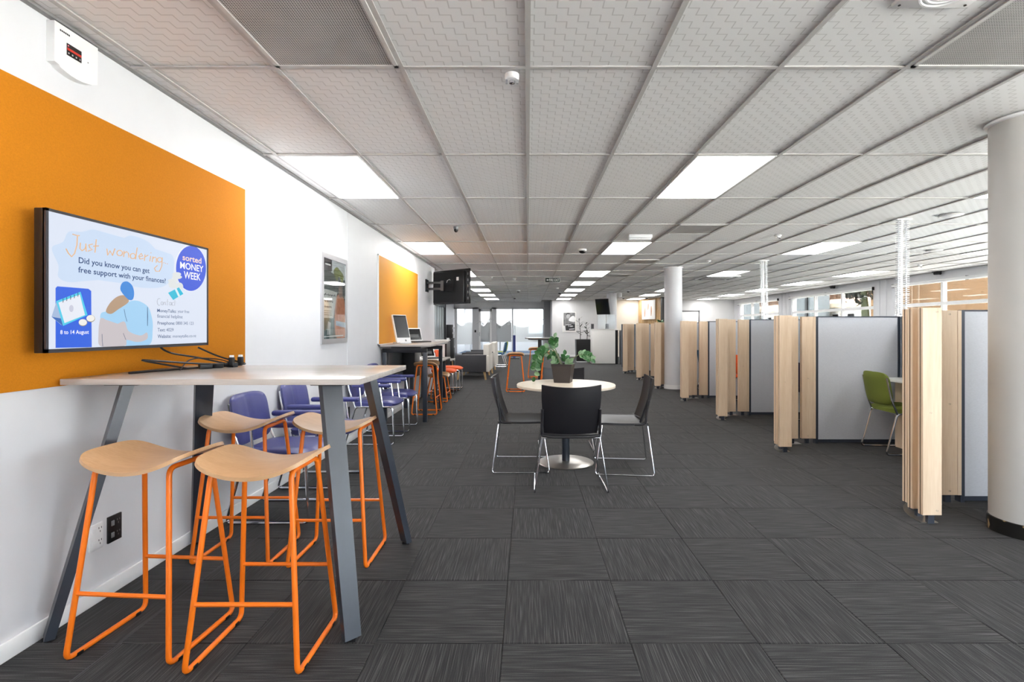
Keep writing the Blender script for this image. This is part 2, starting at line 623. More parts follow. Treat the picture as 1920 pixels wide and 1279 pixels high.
def make_perf_mat():
    m = bpy.data.materials.new('perforated_grille')
    m.use_nodes = True
    nt = m.node_tree
    b = nt.nodes['Principled BSDF']
    b.inputs['Roughness'].default_value = 0.5
    tc = nt.nodes.new('ShaderNodeTexCoord')
    sp = nt.nodes.new('ShaderNodeSeparateXYZ')
    nt.links.new(tc.outputs['Object'], sp.inputs[0])
    P = 0.0105
    fx = math_node(nt, 'FRACT', math_node(nt, 'DIVIDE', sp.outputs[0], P))
    fy = math_node(nt, 'FRACT', math_node(nt, 'DIVIDE', sp.outputs[1], P))
    hx = math_node(nt, 'LESS_THAN', fx, 0.7)
    hy = math_node(nt, 'LESS_THAN', fy, 0.7)
    hole = math_node(nt, 'MULTIPLY', hx, hy)
    nz = nt.nodes.new('ShaderNodeTexNoise')
    nz.inputs['Scale'].default_value = 5
    nt.links.new(tc.outputs['Object'], nz.inputs['Vector'])
    rp = nt.nodes.new('ShaderNodeValToRGB')
    rp.color_ramp.elements[0].position = 0.4
    rp.color_ramp.elements[0].color = rgb(78, 76, 75)
    rp.color_ramp.elements[1].position = 0.75
    rp.color_ramp.elements[1].color = rgb(120, 117, 115)
    nt.links.new(nz.outputs['Fac'], rp.inputs['Fac'])
    mx = nt.nodes.new('ShaderNodeMixRGB')
    mx.inputs[1].default_value = rgb(206, 203, 200)
    nt.links.new(hole, mx.inputs[0])
    nt.links.new(rp.outputs['Color'], mx.inputs[2])
    nt.links.new(mx.outputs[0], b.inputs['Base Color'])
    return m
M_perf = make_perf_mat()

# ------------------------------------------------------------------ structure
XL, XR = -1.985, 9.30
YB = -2.6                         # wall behind the camera
YW = 22.95                        # white far wall
YG = 24.80                        # glazed partition
XW2 = -3.60                       # left wall beyond the nib
YN = 10.86                        # end of the near left wall

def wbox(name, x0, x1, y0, y1, z0, z1, m, parent=None):
    o = MB().box(x0, x1, y0, y1, z0, z1).build(name, m, parent)
    if parent is None:
        struct(o)
    return o

floor = wbox('floor', XW2, XR, YB, 29.2, -0.12, -0.0065, mat('floor_screed', rgb(60, 60, 62), 0.9))

TS, TX0, TY0 = 0.512, -0.100, 2.040
def tile_mesh(name, sx, sy, swap, c=0.0025, zt=0.0, zb=-0.006):
    hx, hy = sx / 2, sy / 2
    v = []
    for (q, z) in ((c * 1.6, zt), (c * 0.4, zt - 0.0016), (c * 0.4, zb)):
        v += [(-hx + q, -hy + q, z), (hx - q, -hy + q, z), (hx - q, hy - q, z), (-hx + q, hy - q, z)]
    f = [(0, 1, 2, 3)]
    for r in (0, 4):
        for k in range(4):
            f.append((r + k, r + 4 + k, r + 4 + (k + 1) % 4, r + (k + 1) % 4))
    f.append((11, 10, 9, 8))
    me = bpy.data.meshes.new(name)
    me.from_pydata(v, [], f)
    uv = me.uv_layers.new(name='UVMap')
    for lp in me.loops:
        co = me.vertices[lp.vertex_index].co
        uv.data[lp.index].uv = (co.y, co.x) if swap else (co.x, co.y)
    me.update()
    return me
cm = [tile_mesh('carpet_tile', TS, TS, False), tile_mesh('carpet_tile_turned', TS, TS, True)]
for q in cm:
    q.materials.append(M_carpet)
def inview(x, y, z):
    if y < 0.3:
        return False
    px, py = CX + F * x / y, CY - F * (z - H) / y
    return -150 < px < 2070 and -150 < py < 1430
cells = []
for ix in range(-8, 20):
    for iy in range(-10, 54):
        x, y = TX0 + (ix + 0.5) * TS, TY0 + (iy + 0.5) * TS
        if y > YG - 0.05:
            continue
        xa = XW2 if y > YN else XL
        if x < xa + 0.05 or x > XR - 0.1 or y < YB:
            continue
        if x > 1.15 and y > YW - 0.1:
            continue
        cells.append((ix, iy, x, y))
vis = sorted([c for c in cells if any(inview(c[2] + a, c[3] + b, 0) for a in (-.25, .25) for b in (-.25, .25))], key=lambda c: c[3] + 0.15 * abs(c[2]) + (4 if c[2] > 3.4 else 0))
near = set((c[0], c[1]) for c in vis[:300])
fv, ff, fuv = [], [], []
rr = random.Random(3)
for (ix, iy, x, y) in cells:
    sw = (ix + iy) % 2 == 0
    if (ix, iy) in near:
        mkobj('carpet_tile', cm[1 if sw else 0], None, floor, (x, y, 0))
    else:
        h = TS / 2 - 0.0015
        n = len(fv)
        fv += [(x - h, y - h, 0), (x + h, y - h, 0), (x + h, y + h, 0), (x - h, y + h, 0)]
        ff.append((n, n + 1, n + 2, n + 3))
        ox, oy = rr.uniform(0, 30), rr.uniform(0, 30)
        loc = [(-h, -h), (h, -h), (h, h), (-h, h)]
        fuv += [((b + ox, a + oy) if sw else (a + ox, b + oy)) for (a, b) in loc]
me = bpy.data.meshes.new('carpet_tile_field')
me.from_pydata(fv, [], ff)
uvl = me.uv_layers.new(name='UVMap')
for i, q in enumerate(fuv):
    uvl.data[i].uv = q
o = mkobj('carpet_tile_field', me, M_carpet, floor)
o['kind'] = 'stuff'
# edge strips of cut carpet along the walls
o = MB().box(XL, -1.635 - 0.51, YB, YN, -0.006, -0.001).box(XL, XL + 0.36, YB, YN, -0.006, -0.0008).build('carpet_edge_strip', M_charfab, floor)
o = MB().box(8.95, XR, YB, YW, -0.006, -0.001).build('carpet_edge_strip', M_charfab, floor)
o = MB().box(XW2, 1.15, YG - 0.35, 29.1, -0.006, 0.0006).build('blue_carpet', M_bluecarpet, floor)

# ---- ceiling: slab, exposed tees, tiles
ceil = wbox('ceiling', XW2, XR, YB, 29.2, ZC + 0.06, ZC + 0.16, mat('plenum_slab', rgb(150, 150, 150), 0.9))
CW, CL, CY0 = 0.622, 1.2586, 2.5136
def gy(n):
    return CY0 + CL * n
LIGHTS = []
for n in (-2, 1, 4, 7, 9, 11, 13, 15):  # nearest row: unseen panels added behind the camera for bounce light
    LIGHTS.append((-3, n))
    LIGHTS.append((2, n))
for n in (-2, 1, 4, 7, 11, 13, 15):  # two nearest rows lie out of view, added for illumination
    LIGHTS.append((7, n))
for n in (-2, 1, 4, 7, 9, 11, 13, 15):  # two nearest rows again unseen, added for their light
    LIGHTS.append((12, n))
GRILLES = [(-2, -1, 1), (3, -1, 1), (3, 3, 0), (3, 5.55, 0), (3, 7.55, 0)]
skip = set(LIGHTS) | {(-2, -1), (3, -1)}
zt = ZC + 0.012
def ctile_mesh(sx, sy):
    me = tile_mesh('ceiling_tile', sx, sy, False, c=0.002, zt=0.0, zb=0.014)
    return me
ctm = {}
def get_ct(sx, sy):
    k = (round(sx, 3), round(sy, 3))
    if k not in ctm:
        hx, hy = sx / 2, sy / 2
        v = [(-hx, -hy, 0), (-hx, hy, 0), (hx, hy, 0), (hx, -hy, 0), (-hx, -hy, 0.014), (-hx, hy, 0.014), (hx, hy, 0.014), (hx, -hy, 0.014)]
        f = [(0, 1, 2, 3), (7, 6, 5, 4), (0, 4, 5, 1), (1, 5, 6, 2), (2, 6, 7, 3), (3, 7, 4, 0)]
        me = bpy.data.meshes.new('ceiling_tile')
        me.from_pydata(v, [], f)
        u = me.uv_layers.new(name='UVMap')
        for lp in me.loops:
            co = me.vertices[lp.vertex_index].co
            u.data[lp.index].uv = (co.x + 3, co.y + 3)
        me.materials.append(M_ctile)
        ctm[k] = me
    return ctm[k]
ccells = []
for k in range(-6, 15):
    for n in range(-5, 18):
        if (k, n) in skip:
            continue
        x0, x1, y0, y1 = k * CW, (k + 1) * CW, gy(n), gy(n + 1)
        xa = XW2 if y0 > YN - 0.3 else XL
        y1 = min(y1, YG if x1 < 1.2 else YW)
        y0 = max(y0, YB)
        if k == -4:
            x0 = max(x0, xa)
        if x0 < xa - 0.01 or y1 - y0 < 0.05:
            if k == -6 and xa == XW2 and y1 - y0 > 0.05:
                x0 = XW2
            else:
                continue
        x1 = min(x1, XR)
        if x1 - x0 < 0.03:
            continue
        segs = [(y0, y1)]
        for (gk, gn, full) in GRILLES:               # half-size grilles take 0.6 m of their cell
            if not full and gk == k and math.floor(gn) == n:
                a = gy(gn)
                segs = [(a + 0.62, y1)] if abs(gn - n) < 0.01 else [(y0, a), (a + 0.62, y1)]
        for (a, b) in segs:
            if b - a > 0.05:
                ccells.append((x0, x1, a, b))
cvis = sorted([c for c in ccells if any(inview(x, y, ZC) for x in (c[0], c[1]) for y in (c[2], c[3]))], key=lambda c: c[2] + 0.25 * abs(c[0]))
cnear = set(cvis[:300])
tv, tf, tuv = [], [], []
for c in ccells:
    x0, x1, y0, y1 = c
    if c in cnear:
        mkobj('ceiling_tile', get_ct(x1 - x0 - 0.006, y1 - y0 - 0.006), None, ceil, ((x0 + x1) / 2, (y0 + y1) / 2, zt))
    else:
        n = len(tv)
        tv += [(x0, y0, zt), (x0, y1, zt), (x1, y1, zt), (x1, y0, zt)]
        tf.append((n, n + 1, n + 2, n + 3))
        w, l = (x1 - x0) / 2, (y1 - y0) / 2
        tuv += [(3 - w, 3 - l), (3 - w, 3 + l), (3 + w, 3 + l), (3 + w, 3 - l)]
me = bpy.data.meshes.new('ceiling_tile_field')
me.from_pydata(tv, [], tf)
uvl = me.uv_layers.new(name='UVMap')
for i, q in enumerate(tuv):
    uvl.data[i].uv = q
o = mkobj('ceiling_tile_field', me, M_ctile, ceil)
o['kind'] = 'stuff'
for k in range(-5, 15):
    x = k * CW
    y0 = YB if x > XL else YN
    y1 = YG if x < 1.15 else YW
    MB().box(x - 0.012, x + 0.012, y0, y1, ZC, ZC + 0.004).box(x - 0.003, x + 0.003, y0, y1, ZC + 0.003, ZC + 0.05).build('main_tee', M_tee, ceil)
for n in range(-4, 18):
    y = gy(n)
    x0 = XW2 if y > YN else XL
    x1 = XR if y < YW else 1.15
    if y < YG:
        MB().box(x0, x1, y - 0.012, y + 0.012, ZC + 0.0005, ZC + 0.0045).box(x0, x1, y - 0.003, y + 0.003, ZC + 0.003, ZC + 0.05).build('cross_tee', M_tee, ceil)
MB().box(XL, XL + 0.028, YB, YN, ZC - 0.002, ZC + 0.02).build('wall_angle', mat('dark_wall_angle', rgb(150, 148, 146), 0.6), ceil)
MB().box(XR - 0.024, XR, YB, YW, ZC - 0.002, ZC + 0.02).build('wall_angle', M_tee, ceil)
MB().box(1.15, XR, YW - 0.024, YW, ZC - 0.002, ZC + 0.02).build('wall_angle', M_tee, ceil)

# ---- walls
wall_left = wbox('wall_left', XW2, XL, YB, YN, 0, ZC + 0.06, M_wall)
struct(MB().box(XL, XL + 0.006, 5.60, 5.625, 0.073, ZC - 0.01).build('trim_20', M_wall))
wbox('wall_left_far', XW2 - 0.15, XW2, YN, 29.2, 0, ZC + 0.06, M_wall)
wbox('wall_far', 1.15, XR, YW, YW + 0.15, 0, ZC + 0.06, M_wall_dimmed)
wbox('wall_far_return', 1.10, 1.15, YW, YG + 0.1, 0, ZC + 0.06, M_wall_dimmed)
wbox('wall_far_grey', 0.79, 1.10, YG, YG + 0.12, 0, ZC + 0.06, mat('grey_wall', rgb(178, 178, 180), 0.6))
wbox('wall_far_header', XW2, 0.79, YG, YG + 0.12, 2.30, ZC + 0.06, M_wall_dimmed)
ow = MB().box(XW2, 1.15, 29.05, 29.2, 0, 1.0).box(XW2, 1.15, 29.05, 29.2, 2.35, ZC + 0.06)
for (xa, xb) in ((XW2, -3.1), (-2.75, 0.05), (0.95, 1.15)):
    ow.box(xa, xb, 29.05, 29.2, 1.0, 2.35)
struct(ow.build('wall_office_back', M_wall))
wbox('wall_office_right', 1.10, 1.25, YG + 0.1, 29.2, 0, ZC + 0.06, M_wall)
sk = MB().box(XL, XL + 0.012, YB, YN, 0, 0.072, bev=0.003).build('baseboard_left', M_skirt)
struct(sk)
sk = MB().box(1.15, XR, YW - 0.012, YW, 0, 0.09).build('baseboard_far', M_skirt)
struct(sk)

# right wall with window openings
WINS = [(-1.9, 2.4, 2), (3.2, 7.6, 2), (8.60, 12.90, 2), (13.70, 18.0, 2), (18.9, 22.4, 2)]  # the two nearest bays are unseen, added to bring in daylight
SILL, HEAD, TRANS = 0.30, 2.36, 1.83  # sill lowered out of sight to admit more daylight
wr = MB()
wr.box(XR, XR + 0.2, YB, YW + 0.15, 0, SILL)
wr.box(XR, XR + 0.2, YB, YW + 0.15, HEAD, ZC + 0.16)
yp = YB
for (a, b, n) in WINS:
    wr.box(XR, XR + 0.2, yp, a, SILL, HEAD)
    yp = b
wr.box(XR, XR + 0.2, yp, YW + 0.15, SILL, HEAD)
struct(wr.build('wall_right', M_wall))
for q, y in enumerate((13.05, 13.3, 13.55, 18.2, 18.45, 18.7)):
    struct(MB().box(XR - 0.012, XR, y - 0.1, y + 0.1, 0, ZC - 0.01, bev=0.003).build('trim_%d' % (q + 1), M_wall))
for wi, (a, b, n) in enumerate(WINS):
    wroot = bpy.data.objects.new('window_%d' % (wi + 1), None)
    COL.objects.link(wroot)
    struct(wroot)
    wroot.location = (XR + 0.06, a, SILL)
    L, hh = b - a, HEAD - SILL
    MB().box(-0.03, 0.05, 0, L, 0, 0.05).box(-0.03, 0.05, 0, L, hh - 0.05, hh).box(-0.03, 0.05, 0, 0.05, 0, hh).box(-0.03, 0.05, L - 0.05, L, 0, hh).build('window_frame', M_white_trim, wroot)
    nm = 2
    ys = [0.0, L / 3, 2 * L / 3, L]
    for y in ys[1:-1]:
        MB().box(-0.035, 0.05, y - 0.035, y + 0.035, 0, hh).build('mullion', M_white_trim, wroot)
    MB().box(-0.034, 0.05, 0, L, TRANS - SILL - 0.04, TRANS - SILL + 0.04).build('transom', M_white_trim, wroot)
    for i in range(3):
        for (z0, z1) in ((0.05, TRANS - SILL - 0.04), (TRANS - SILL + 0.04, hh - 0.05)):
            MB().box(0.0, 0.006, ys[i] + 0.035, ys[i + 1] - 0.035, z0, z1).build('pane', M_tint if wi > 1 else M_glass, wroot)  # visible bays get the dimming tint, unseen ones stay clear for daylight
    MB().box(-0.09, 0.02, -0.02, L + 0.02, -0.03, 0.0).build('window_sill', M_white_trim, wroot)
    if wi > 1:
        bl = thing('roller_blind', 'rolled-up white roller blind above the %s window bay' % ['', '', 'tan-walled', 'tree-filled', 'farthest'][wi], 'blind', (XR - 0.05, a, HEAD - 0.02))
        MB().tube([(0, -0.02, 0), (0, L + 0.02, 0)], 0.034, 10).build('blind_roll', M_white_trim, bl)
        for y in (-0.03, L / 2, L + 0.03):
            MB().box(-0.01, 0.05, y - 0.006, y + 0.006, -0.045, 0.045).build('bracket', M_black, bl)

# wall behind the camera: unseen glazing added to light the near room
wb = MB().box(XL, XR, YB - 0.15, YB, 0, 0.12).box(XL, XR, YB - 0.15, YB, 2.42, ZC + 0.16).box(XL, 2.0, YB - 0.15, YB, 0.12, 2.42).box(8.6, XR, YB - 0.15, YB, 0.12, 2.42)
struct(wb.build('wall_back', M_wall))
wroot = bpy.data.objects.new('window_8', None)  # added window, out of view, lights the near part of the room
COL.objects.link(wroot)
struct(wroot)
wroot.location = (2.0, YB - 0.08, 0.12)
for i in range(5):
    x = 6.6 * i / 4
    MB().box(x - 0.035, x + 0.035, -0.04, 0.04, 0, 2.3).build('mullion', M_white_trim, wroot)
    if i < 4:
        MB().box(x + 0.035, x + 1.65 - 0.035, 0.0, 0.006, 0, 2.3).build('pane', M_tint2, wroot)

# ---- glazed partition at the far end
gp = bpy.data.objects.new('window_6', None)
COL.objects.link(gp)
struct(gp)
gp.location = (XW2, YG, 0)
def gx(px):
    return (px - CX) * YG / F - XW2
M_gframe = mat('partition_frame', rgb(206, 206, 208), 0.4)
posts = [(852, 857), (886, 898), (922, 931), (960, 962), (1018, 1021)]
for (a, b) in posts:
    MB().box(gx(a), gx(b), -0.04, 0.06, 0, 2.30).build('post', M_gframe, gp)
MB().box(0, 4.39, -0.04, 0.06, 0.0, 0.06).build('bottom_rail', M_white_trim, gp)
MB().box(0, 4.39, -0.04, 0.06, 2.22, 2.30).build('top_rail', M_gframe, gp)
for (a, b) in ((857, 886), (931, 960), (962, 1018)):
    MB().box(gx(a), gx(b), 0.0, 0.01, 0.06, 2.22).build('pane', M_glass, gp)
dr = bpy.data.objects.new('door_1', None)
COL.objects.link(dr)
struct(dr)
dr.location = (XW2, YG - 0.02, 0)
x0, x1 = gx(898), gx(922)
MB().box(x0, x0 + 0.09, -0.03, 0.03, 0.02, 2.22).box(x1 - 0.09, x1, -0.03, 0.03, 0.02, 2.22).box(x0, x1, -0.03, 0.03, 0.02, 0.16).box(x0, x1, -0.03, 0.03, 2.1, 2.22).build('door_frame', M_white_trim, dr)
MB().box(x0 + 0.09, x1 - 0.09, 0, 0.01, 0.16, 2.1).build('pane', M_glass, dr)
MB().box(x0 - 0.06, x0 + 0.05, -0.08, -0.03, 0.98, 1.02).box(x0 + 0.02, x0 + 0.06, -0.05, -0.03, 0.9, 1.1).build('door_handle', M_alu, dr)
MB().box(gx(890), gx(893), -0.06, -0.04, 1.08, 1.2).build('swipe_reader', M_black, gp)
# frosted bands with scrolled tops
def band(parent, a, b, zt0, m, z0=0.62):
    x0, x1 = gx(a), gx(b)
    pts = [(x0, z0), (x1, z0)]
    for i in range(13):
        t = i / 12
        pts.append((x1 + (x0 - x1) * t, zt0 + 0.10 * math.sin(t * PI * 2 + 0.4)))
    MB().prism(pts, 0, 0.003, Matrix.Rotation(PI / 2, 4, 'X')).build('frosted_film', m, parent, loc=(0, -0.012, 0))
band(gp, 931, 959, 1.50, M_frostgrey)
band(dr, 900.5, 919.5, 1.48, M_frostgrey)
band(gp, 962, 1018, 1.42, M_frost)
band(gp, 857, 886, 1.5, M_frost, 0.5)
def koru(parent, cx_, cz, r, sgn):
    pts = []
    for i in range(26):
        t = i / 25
        a = sgn * (t * 2.6 * PI) + PI / 2
        q = r * (1 - 0.82 * t)
        pts.append((cx_ + q * math.cos(a), -0.02, cz + q * math.sin(a)))
    tail = [(cx_ - sgn * r * 3.4 * (1 - k / 6), -0.02, cz + r + 0.06 * math.sin(k / 6 * PI) - 0.12 * (1 - k / 6)) for k in range(6)]
    MB().tube(tail + pts, 0.022, 6).build('koru_scroll', M_frost, parent)
koru(gp, gx(953), 1.52, 0.11, -1)
koru(gp, gx(936), 1.36, 0.10, 1)
koru(dr, gx(904.5), 1.50, 0.10, 1)
koru(dr, gx(916), 1.60, 0.11, -1)
# office window behind the partition
wroot = bpy.data.objects.new('window_7', None)
COL.objects.link(wroot)
struct(wroot)
wroot.location = (0, 29.04, 0)
for (xa, xb) in ((-3.1, -2.75), (0.05, 0.95)):
    MB().box(xa, xb, 0.05, 0.056, 1.0, 2.35).build('pane', M_glass, wroot)
    MB().box(xa - 0.05, xa, -0.06, 0.0, 0.95, 2.4).box(xb, xb + 0.05, -0.06, 0.0, 0.95, 2.4).box(xa, xb, -0.06, 0.0, 0.95, 1.0).box(xa, xb, -0.06, 0, 1.75, 1.8).box(xa, xb, -0.06, 0, 2.35, 2.4).build('window_frame', M_white_trim, wroot)

# grey sliding door in the far left wall
dr = bpy.data.objects.new('door_2', None)
COL.objects.link(dr)
struct(dr)
dr.location = (XW2, 19.3, 0)
MB().box(0, 0.06, 0, 2.05, 0, 2.15).build('door_panel', mat('door_grey', rgb(150, 152, 156), 0.45), dr)
for y in (0.0, 0.5, 1.0, 1.5, 2.0):
    MB().box(0.06, 0.10, y, y + 0.09, 0, 2.15).build('stile', M_alu, dr)
MB().box(0, 0.16, 2.05, 2.16, 0, 2.36).build('black_jamb', M_black, dr)
MB().box(0, 0.14, -0.1, 2.16, 2.15, 2.36).build('head_box', M_black, dr)

# white door leaf in the far wall
dr = bpy.data.objects.new('door_3', None)
COL.objects.link(dr)
struct(dr)
dr.location = (6.85, YW, 0)
MB().box(0, 0.82, -0.045, -0.004, 0.01, 2.02).build('door_panel', M_white_trim, dr)
MB().box(-0.06, 0, -0.06, 0, 0, 2.08).box(0.82, 0.88, -0.06, 0, 0, 2.08).box(-0.06, 0.88, -0.06, 0, 2.02, 2.08).build('door_frame', M_grey, dr)

# cream recess and timber slat wall near reception
wbox('wall_cream', 3.55, 5.05, YW - 0.03, YW - 0.004, 0, ZC, M_cream)
sl = bpy.data.objects.new('wall_slatted', None)
COL.objects.link(sl)
struct(sl)
sl.location = (4.98, YW - 0.08, 0)
sl.rotation_euler = (0, 0, -math.atan2(2.15, 0.45))
LS = math.hypot(2.15, 0.45)
MB().box(0, LS, 0.0, 0.05, 0, ZC - 0.005).build('slat_backing', mat('slat_backing', rgb(110, 76, 44), 0.7), sl)
slm = MB().box(-0.045, 0.045, -0.03, 0.0, 0, ZC - 0.01, bev=0.004).mesh('slat')
for i in range(15):
    mkobj('slat', slm, M_slat, sl, (0.08 + i * 0.147, 0, 0))
MB().box(LS, LS + 0.16, -0.03, 0.06, 0, ZC - 0.005).build('dark_end_board', M_black, sl)

# columns
M_colgrey = mat('column_paint', rgb(192, 190, 186), 0.5, noise=0.012, scale=6)  # greyer than the white paint on the other columns
def column(x, y, label, scuff):
    c = thing('column', label, 'column', (x, y, 0), 0, 'round white columns')
    R = 0.182
    MB().lathe([(R, 0.0), (R, ZC + 0.02)], 48).build('shaft', M_colgrey if scuff else M_wall, c)
    MB().lathe([(R, 0.0), (R + 0.006, 0.0), (R + 0.006, 0.085), (R, 0.088)], 48).build('skirting_band', scuffm if scuff else M_skirt, c)
    MB().lathe([(R, ZC - 0.012), (R + 0.02, ZC - 0.01), (R + 0.022, ZC + 0.004), (R, ZC + 0.006)], 48).build('ceiling_ring', M_white_trim, c)
    return c
scuffm = mat('worn_black_band', rgb(30, 29, 28), 0.35, noise=0.1)
nt = scuffm.node_tree
nz = nt.nodes.new('ShaderNodeTexNoise')
nz.inputs['Scale'].default_value = 9
rp = nt.nodes.new('ShaderNodeValToRGB')
rp.color_ramp.elements[0].position = 0.60
rp.color_ramp.elements[1].position = 0.63
rp.color_ramp.elements[0].color = rgb(24, 23, 22)
rp.color_ramp.elements[1].color = rgb(196, 170, 124)
tcn = nt.nodes.new('ShaderNodeTexCoord')
nt.links.new(tcn.outputs['Object'], nz.inputs['Vector'])
nt.links.new(nz.outputs['Fac'], rp.inputs['Fac'])
nt.links.new(rp.outputs['Color'], nt.nodes['Principled BSDF'].inputs['Base Color'])
column(3.09, 3.15, 'thick round white column with a scuffed black band at its foot', True)
column(3.07, 10.75, 'round white column standing among the timber screens', False)
c3 = column(3.10, 18.80, 'round white column beside the white counter, television hung on it', False)

# ---- outside
g = struct(MB().box(XR + 0.2, 90, -40, 120, -0.3, -0.05).build('ground_outside', mat('concrete_path', rgb(196, 193, 186), 0.9, noise=0.1, scale=2)))  # unseen ground, added in pale concrete to bounce light onto the ceiling
g = struct(MB().box(-40, XR + 0.2, -40, YB - 0.15, -0.3, -0.05).build('ground_forecourt', MATS['concrete_path']))  # unseen forecourt, the same added bounce surface
g = struct(MB().box(-40, XR + 0.2, 29.2, 90, -0.3, -0.05).build('ground_rear', MATS['concrete_path']))
tb = thing('tan_building', 'plain tan rendered building close outside the nearest window bay', 'building', (13.2, 12.0, -0.05))
MB().box(0, 3, 0, 7.6, 0, 5.0).build('wall', mat('tan_render', rgb(176, 138, 102), 0.85, noise=0.03, scale=2), tb)
MB().box(-0.02, 0, 5.45, 5.5, 0, 5.0).box(-0.02, 0, 5.15, 5.2, 0, 5.0).build('downpipe', mat('tan_pipe', rgb(214, 184, 156), 0.6), tb)
hs = thing('white_house', 'low white house with cream fascia and small windows beyond the trees', 'house', (24, 30, -0.05))
MB().box(0, 7, 0, 33, 0, 2.95).build('wall', mat('house_white', rgb(236, 232, 226), 0.8), hs)
MB().box(-0.5, 7.5, -0.5, 33.5, 2.95, 3.25).build('fascia', mat('house_fascia', rgb(236, 216, 190), 0.7), hs)
MB().hull8([(-0.5, -0.5, 3.25), (7.5, -0.5, 3.25), (7.5, 33.5, 3.25), (-0.5, 33.5, 3.25)], [(3, 2, 3.9), (4, 2, 3.9), (4, 31, 3.9), (3, 31, 3.9)]).build('roof', mat('house_roof', rgb(150, 120, 104), 0.8), hs)
for y in (7.3, 9.2, 14.0, 20.0, 23.0, 27.0):
    w = MB().box(-0.04, 0.0, y, y + 0.9, 1.2, 2.5).build('window', M_white_trim, hs)
    MB().box(-0.06, -0.04, y + 0.08, y + 0.82, 1.28, 2.42).build('pane', M_screenblk, w)
for (y0, y1, nm) in ((39.3, 43.2, 'grey flat-roofed shed seen through the tree-filled window bay'), (51.2, 54.2, 'grey flat-roofed shed seen through the farthest window bay')):
    sh = thing('grey_shed', nm, 'shed', (21.8, y0, -0.05))
    MB().box(0, 1.5, 0, y1 - y0, 0, 5.2).build('wall', mat('shed_grey', rgb(112, 118, 122), 0.5), sh)
    MB().box(-0.2, 1.7, -0.1, y1 - y0 + 0.1, 5.2, 5.4).build('roof', M_grey, sh)
    MB().box(-0.1, 0.0, 0.3, 0.6, 0, 5.2).build('corner_post', M_black, sh)
def tree(x, y, h, r, n, m, label, seed, lf=0.22):
    rn = random.Random(seed)
    t = thing('tree', label, 'tree', (x, y, -0.05), 0, 'trees behind the white house' if h > 6 else None)
    MB().tube([(0, 0, 0), (0.05, 0, h * 0.4), (0.0, 0.1, h * 0.8)], [0.18, 0.13, 0.05], 8).build('trunk', M_stem, t)
    vv, f = [], []
    for i in range(n):
        a = Vector((rn.gauss(0, 1), rn.gauss(0, 1), rn.gauss(0, 0.75))).normalized() * r * rn.random() ** 0.4
        p = Vector((a.x, a.y, h * 0.68 + a.z))
        e = Euler((rn.random() * 6, rn.random() * 6, rn.random() * 6)).to_matrix()
        s = lf * rn.uniform(0.6, 1.3)
        k = len(vv)
        vv += [p + e @ Vector(q) for q in ((-s, 0, 0), (0, -s * .4, 0.06 * s), (s, 0, 0), (0, s * .4, 0.06 * s))]
        f.append((k, k + 1, k + 2, k + 3))
    me = bpy.data.meshes.new('foliage')
    me.from_pydata([tuple(q) for q in vv], [], f)
    o = mkobj('foliage', me, m, t)
M_rust = mat('rust_foliage', rgb(132, 104, 84), 0.8, noise=0.3, scale=3)
M_dgreen = mat('deep_green_foliage', rgb(38, 52, 34), 0.7, noise=0.3, scale=3)
for i, (x, y) in enumerate(((36, 44), (36.5, 50.2), (36, 56.4), (37, 62.6), (36, 68.8), (37, 75), (37, 81.2))):
    tree(x, y, 8.2, 3.0, 1400, M_rust if i % 3 else M_dgreen, ['deep green', 'russet', 'russet'][i % 3] + ' tree rising behind the white house roof' , i, 0.3)
tree(11.75, 17.8, 4.4, 0.95, 420, M_darkleaf, 'dark glossy shrub close outside the tree-filled window bay', 55, 0.16)

# ------------------------------------------------------------------ ceiling fittings
def make_light():
    t = thing('ceiling_light', '', 'light', (0, 0, 0))
    w, l = CW / 2 - 0.013, CL / 2 - 0.013
    MB().box(-w, w, -l, -l + 0.012, -0.004, 0.03).box(-w, w, l - 0.012, l, -0.004, 0.03).box(-w, -w + 0.012, -l, l, -0.004, 0.03).box(w - 0.012, w, -l, l, -0.004, 0.03).build('frame', M_white_trim, t)
    MB().box(-w + 0.012, w - 0.012, -l + 0.012, l - 0.012, 0.004, 0.02).build('diffuser', M_panel, t)
    return t
L0 = make_light()
first = True
rank = {}
ordl = ['first', 'second', 'third', 'fourth', 'fifth', 'sixth', 'seventh', 'eighth']
rowl = {-3: 'by the wall', 2: 'over the aisle', 7: 'over the spine', 12: 'by the windows'}
for (k, n) in LIGHTS:
    loc = ((k + 0.5) * CW, (gy(n) + gy(n + 1)) / 2, ZC)
    rank[k] = rank.get(k, -1) + 1
    lab = '%s LED ceiling panel counted from the shop-front glazing, row %s' % (ordl[rank[k]], rowl[k])
    q = L0 if first else dup(L0, loc)
    q.location = loc
    q['label'] = lab
    q['group'] = 'LED panels, row ' + rowl[k]
    first = False

for (x, lab) in ((-2.9, 'LED ceiling panel in the office behind the glass, swipe reader side'), (-1.6, 'LED ceiling panel in the office behind the glass, middle'), (-0.3, 'LED ceiling panel in the office behind the glass, window side')):
    q = dup(L0, (x, 26.2, ZC), None, lab, 'LED panels in the glazed office')  # panels added to brighten the office behind the glass
    q = dup(L0, (x, 28.0, ZC), None, lab + ', rear row', 'LED panels in the glazed office')

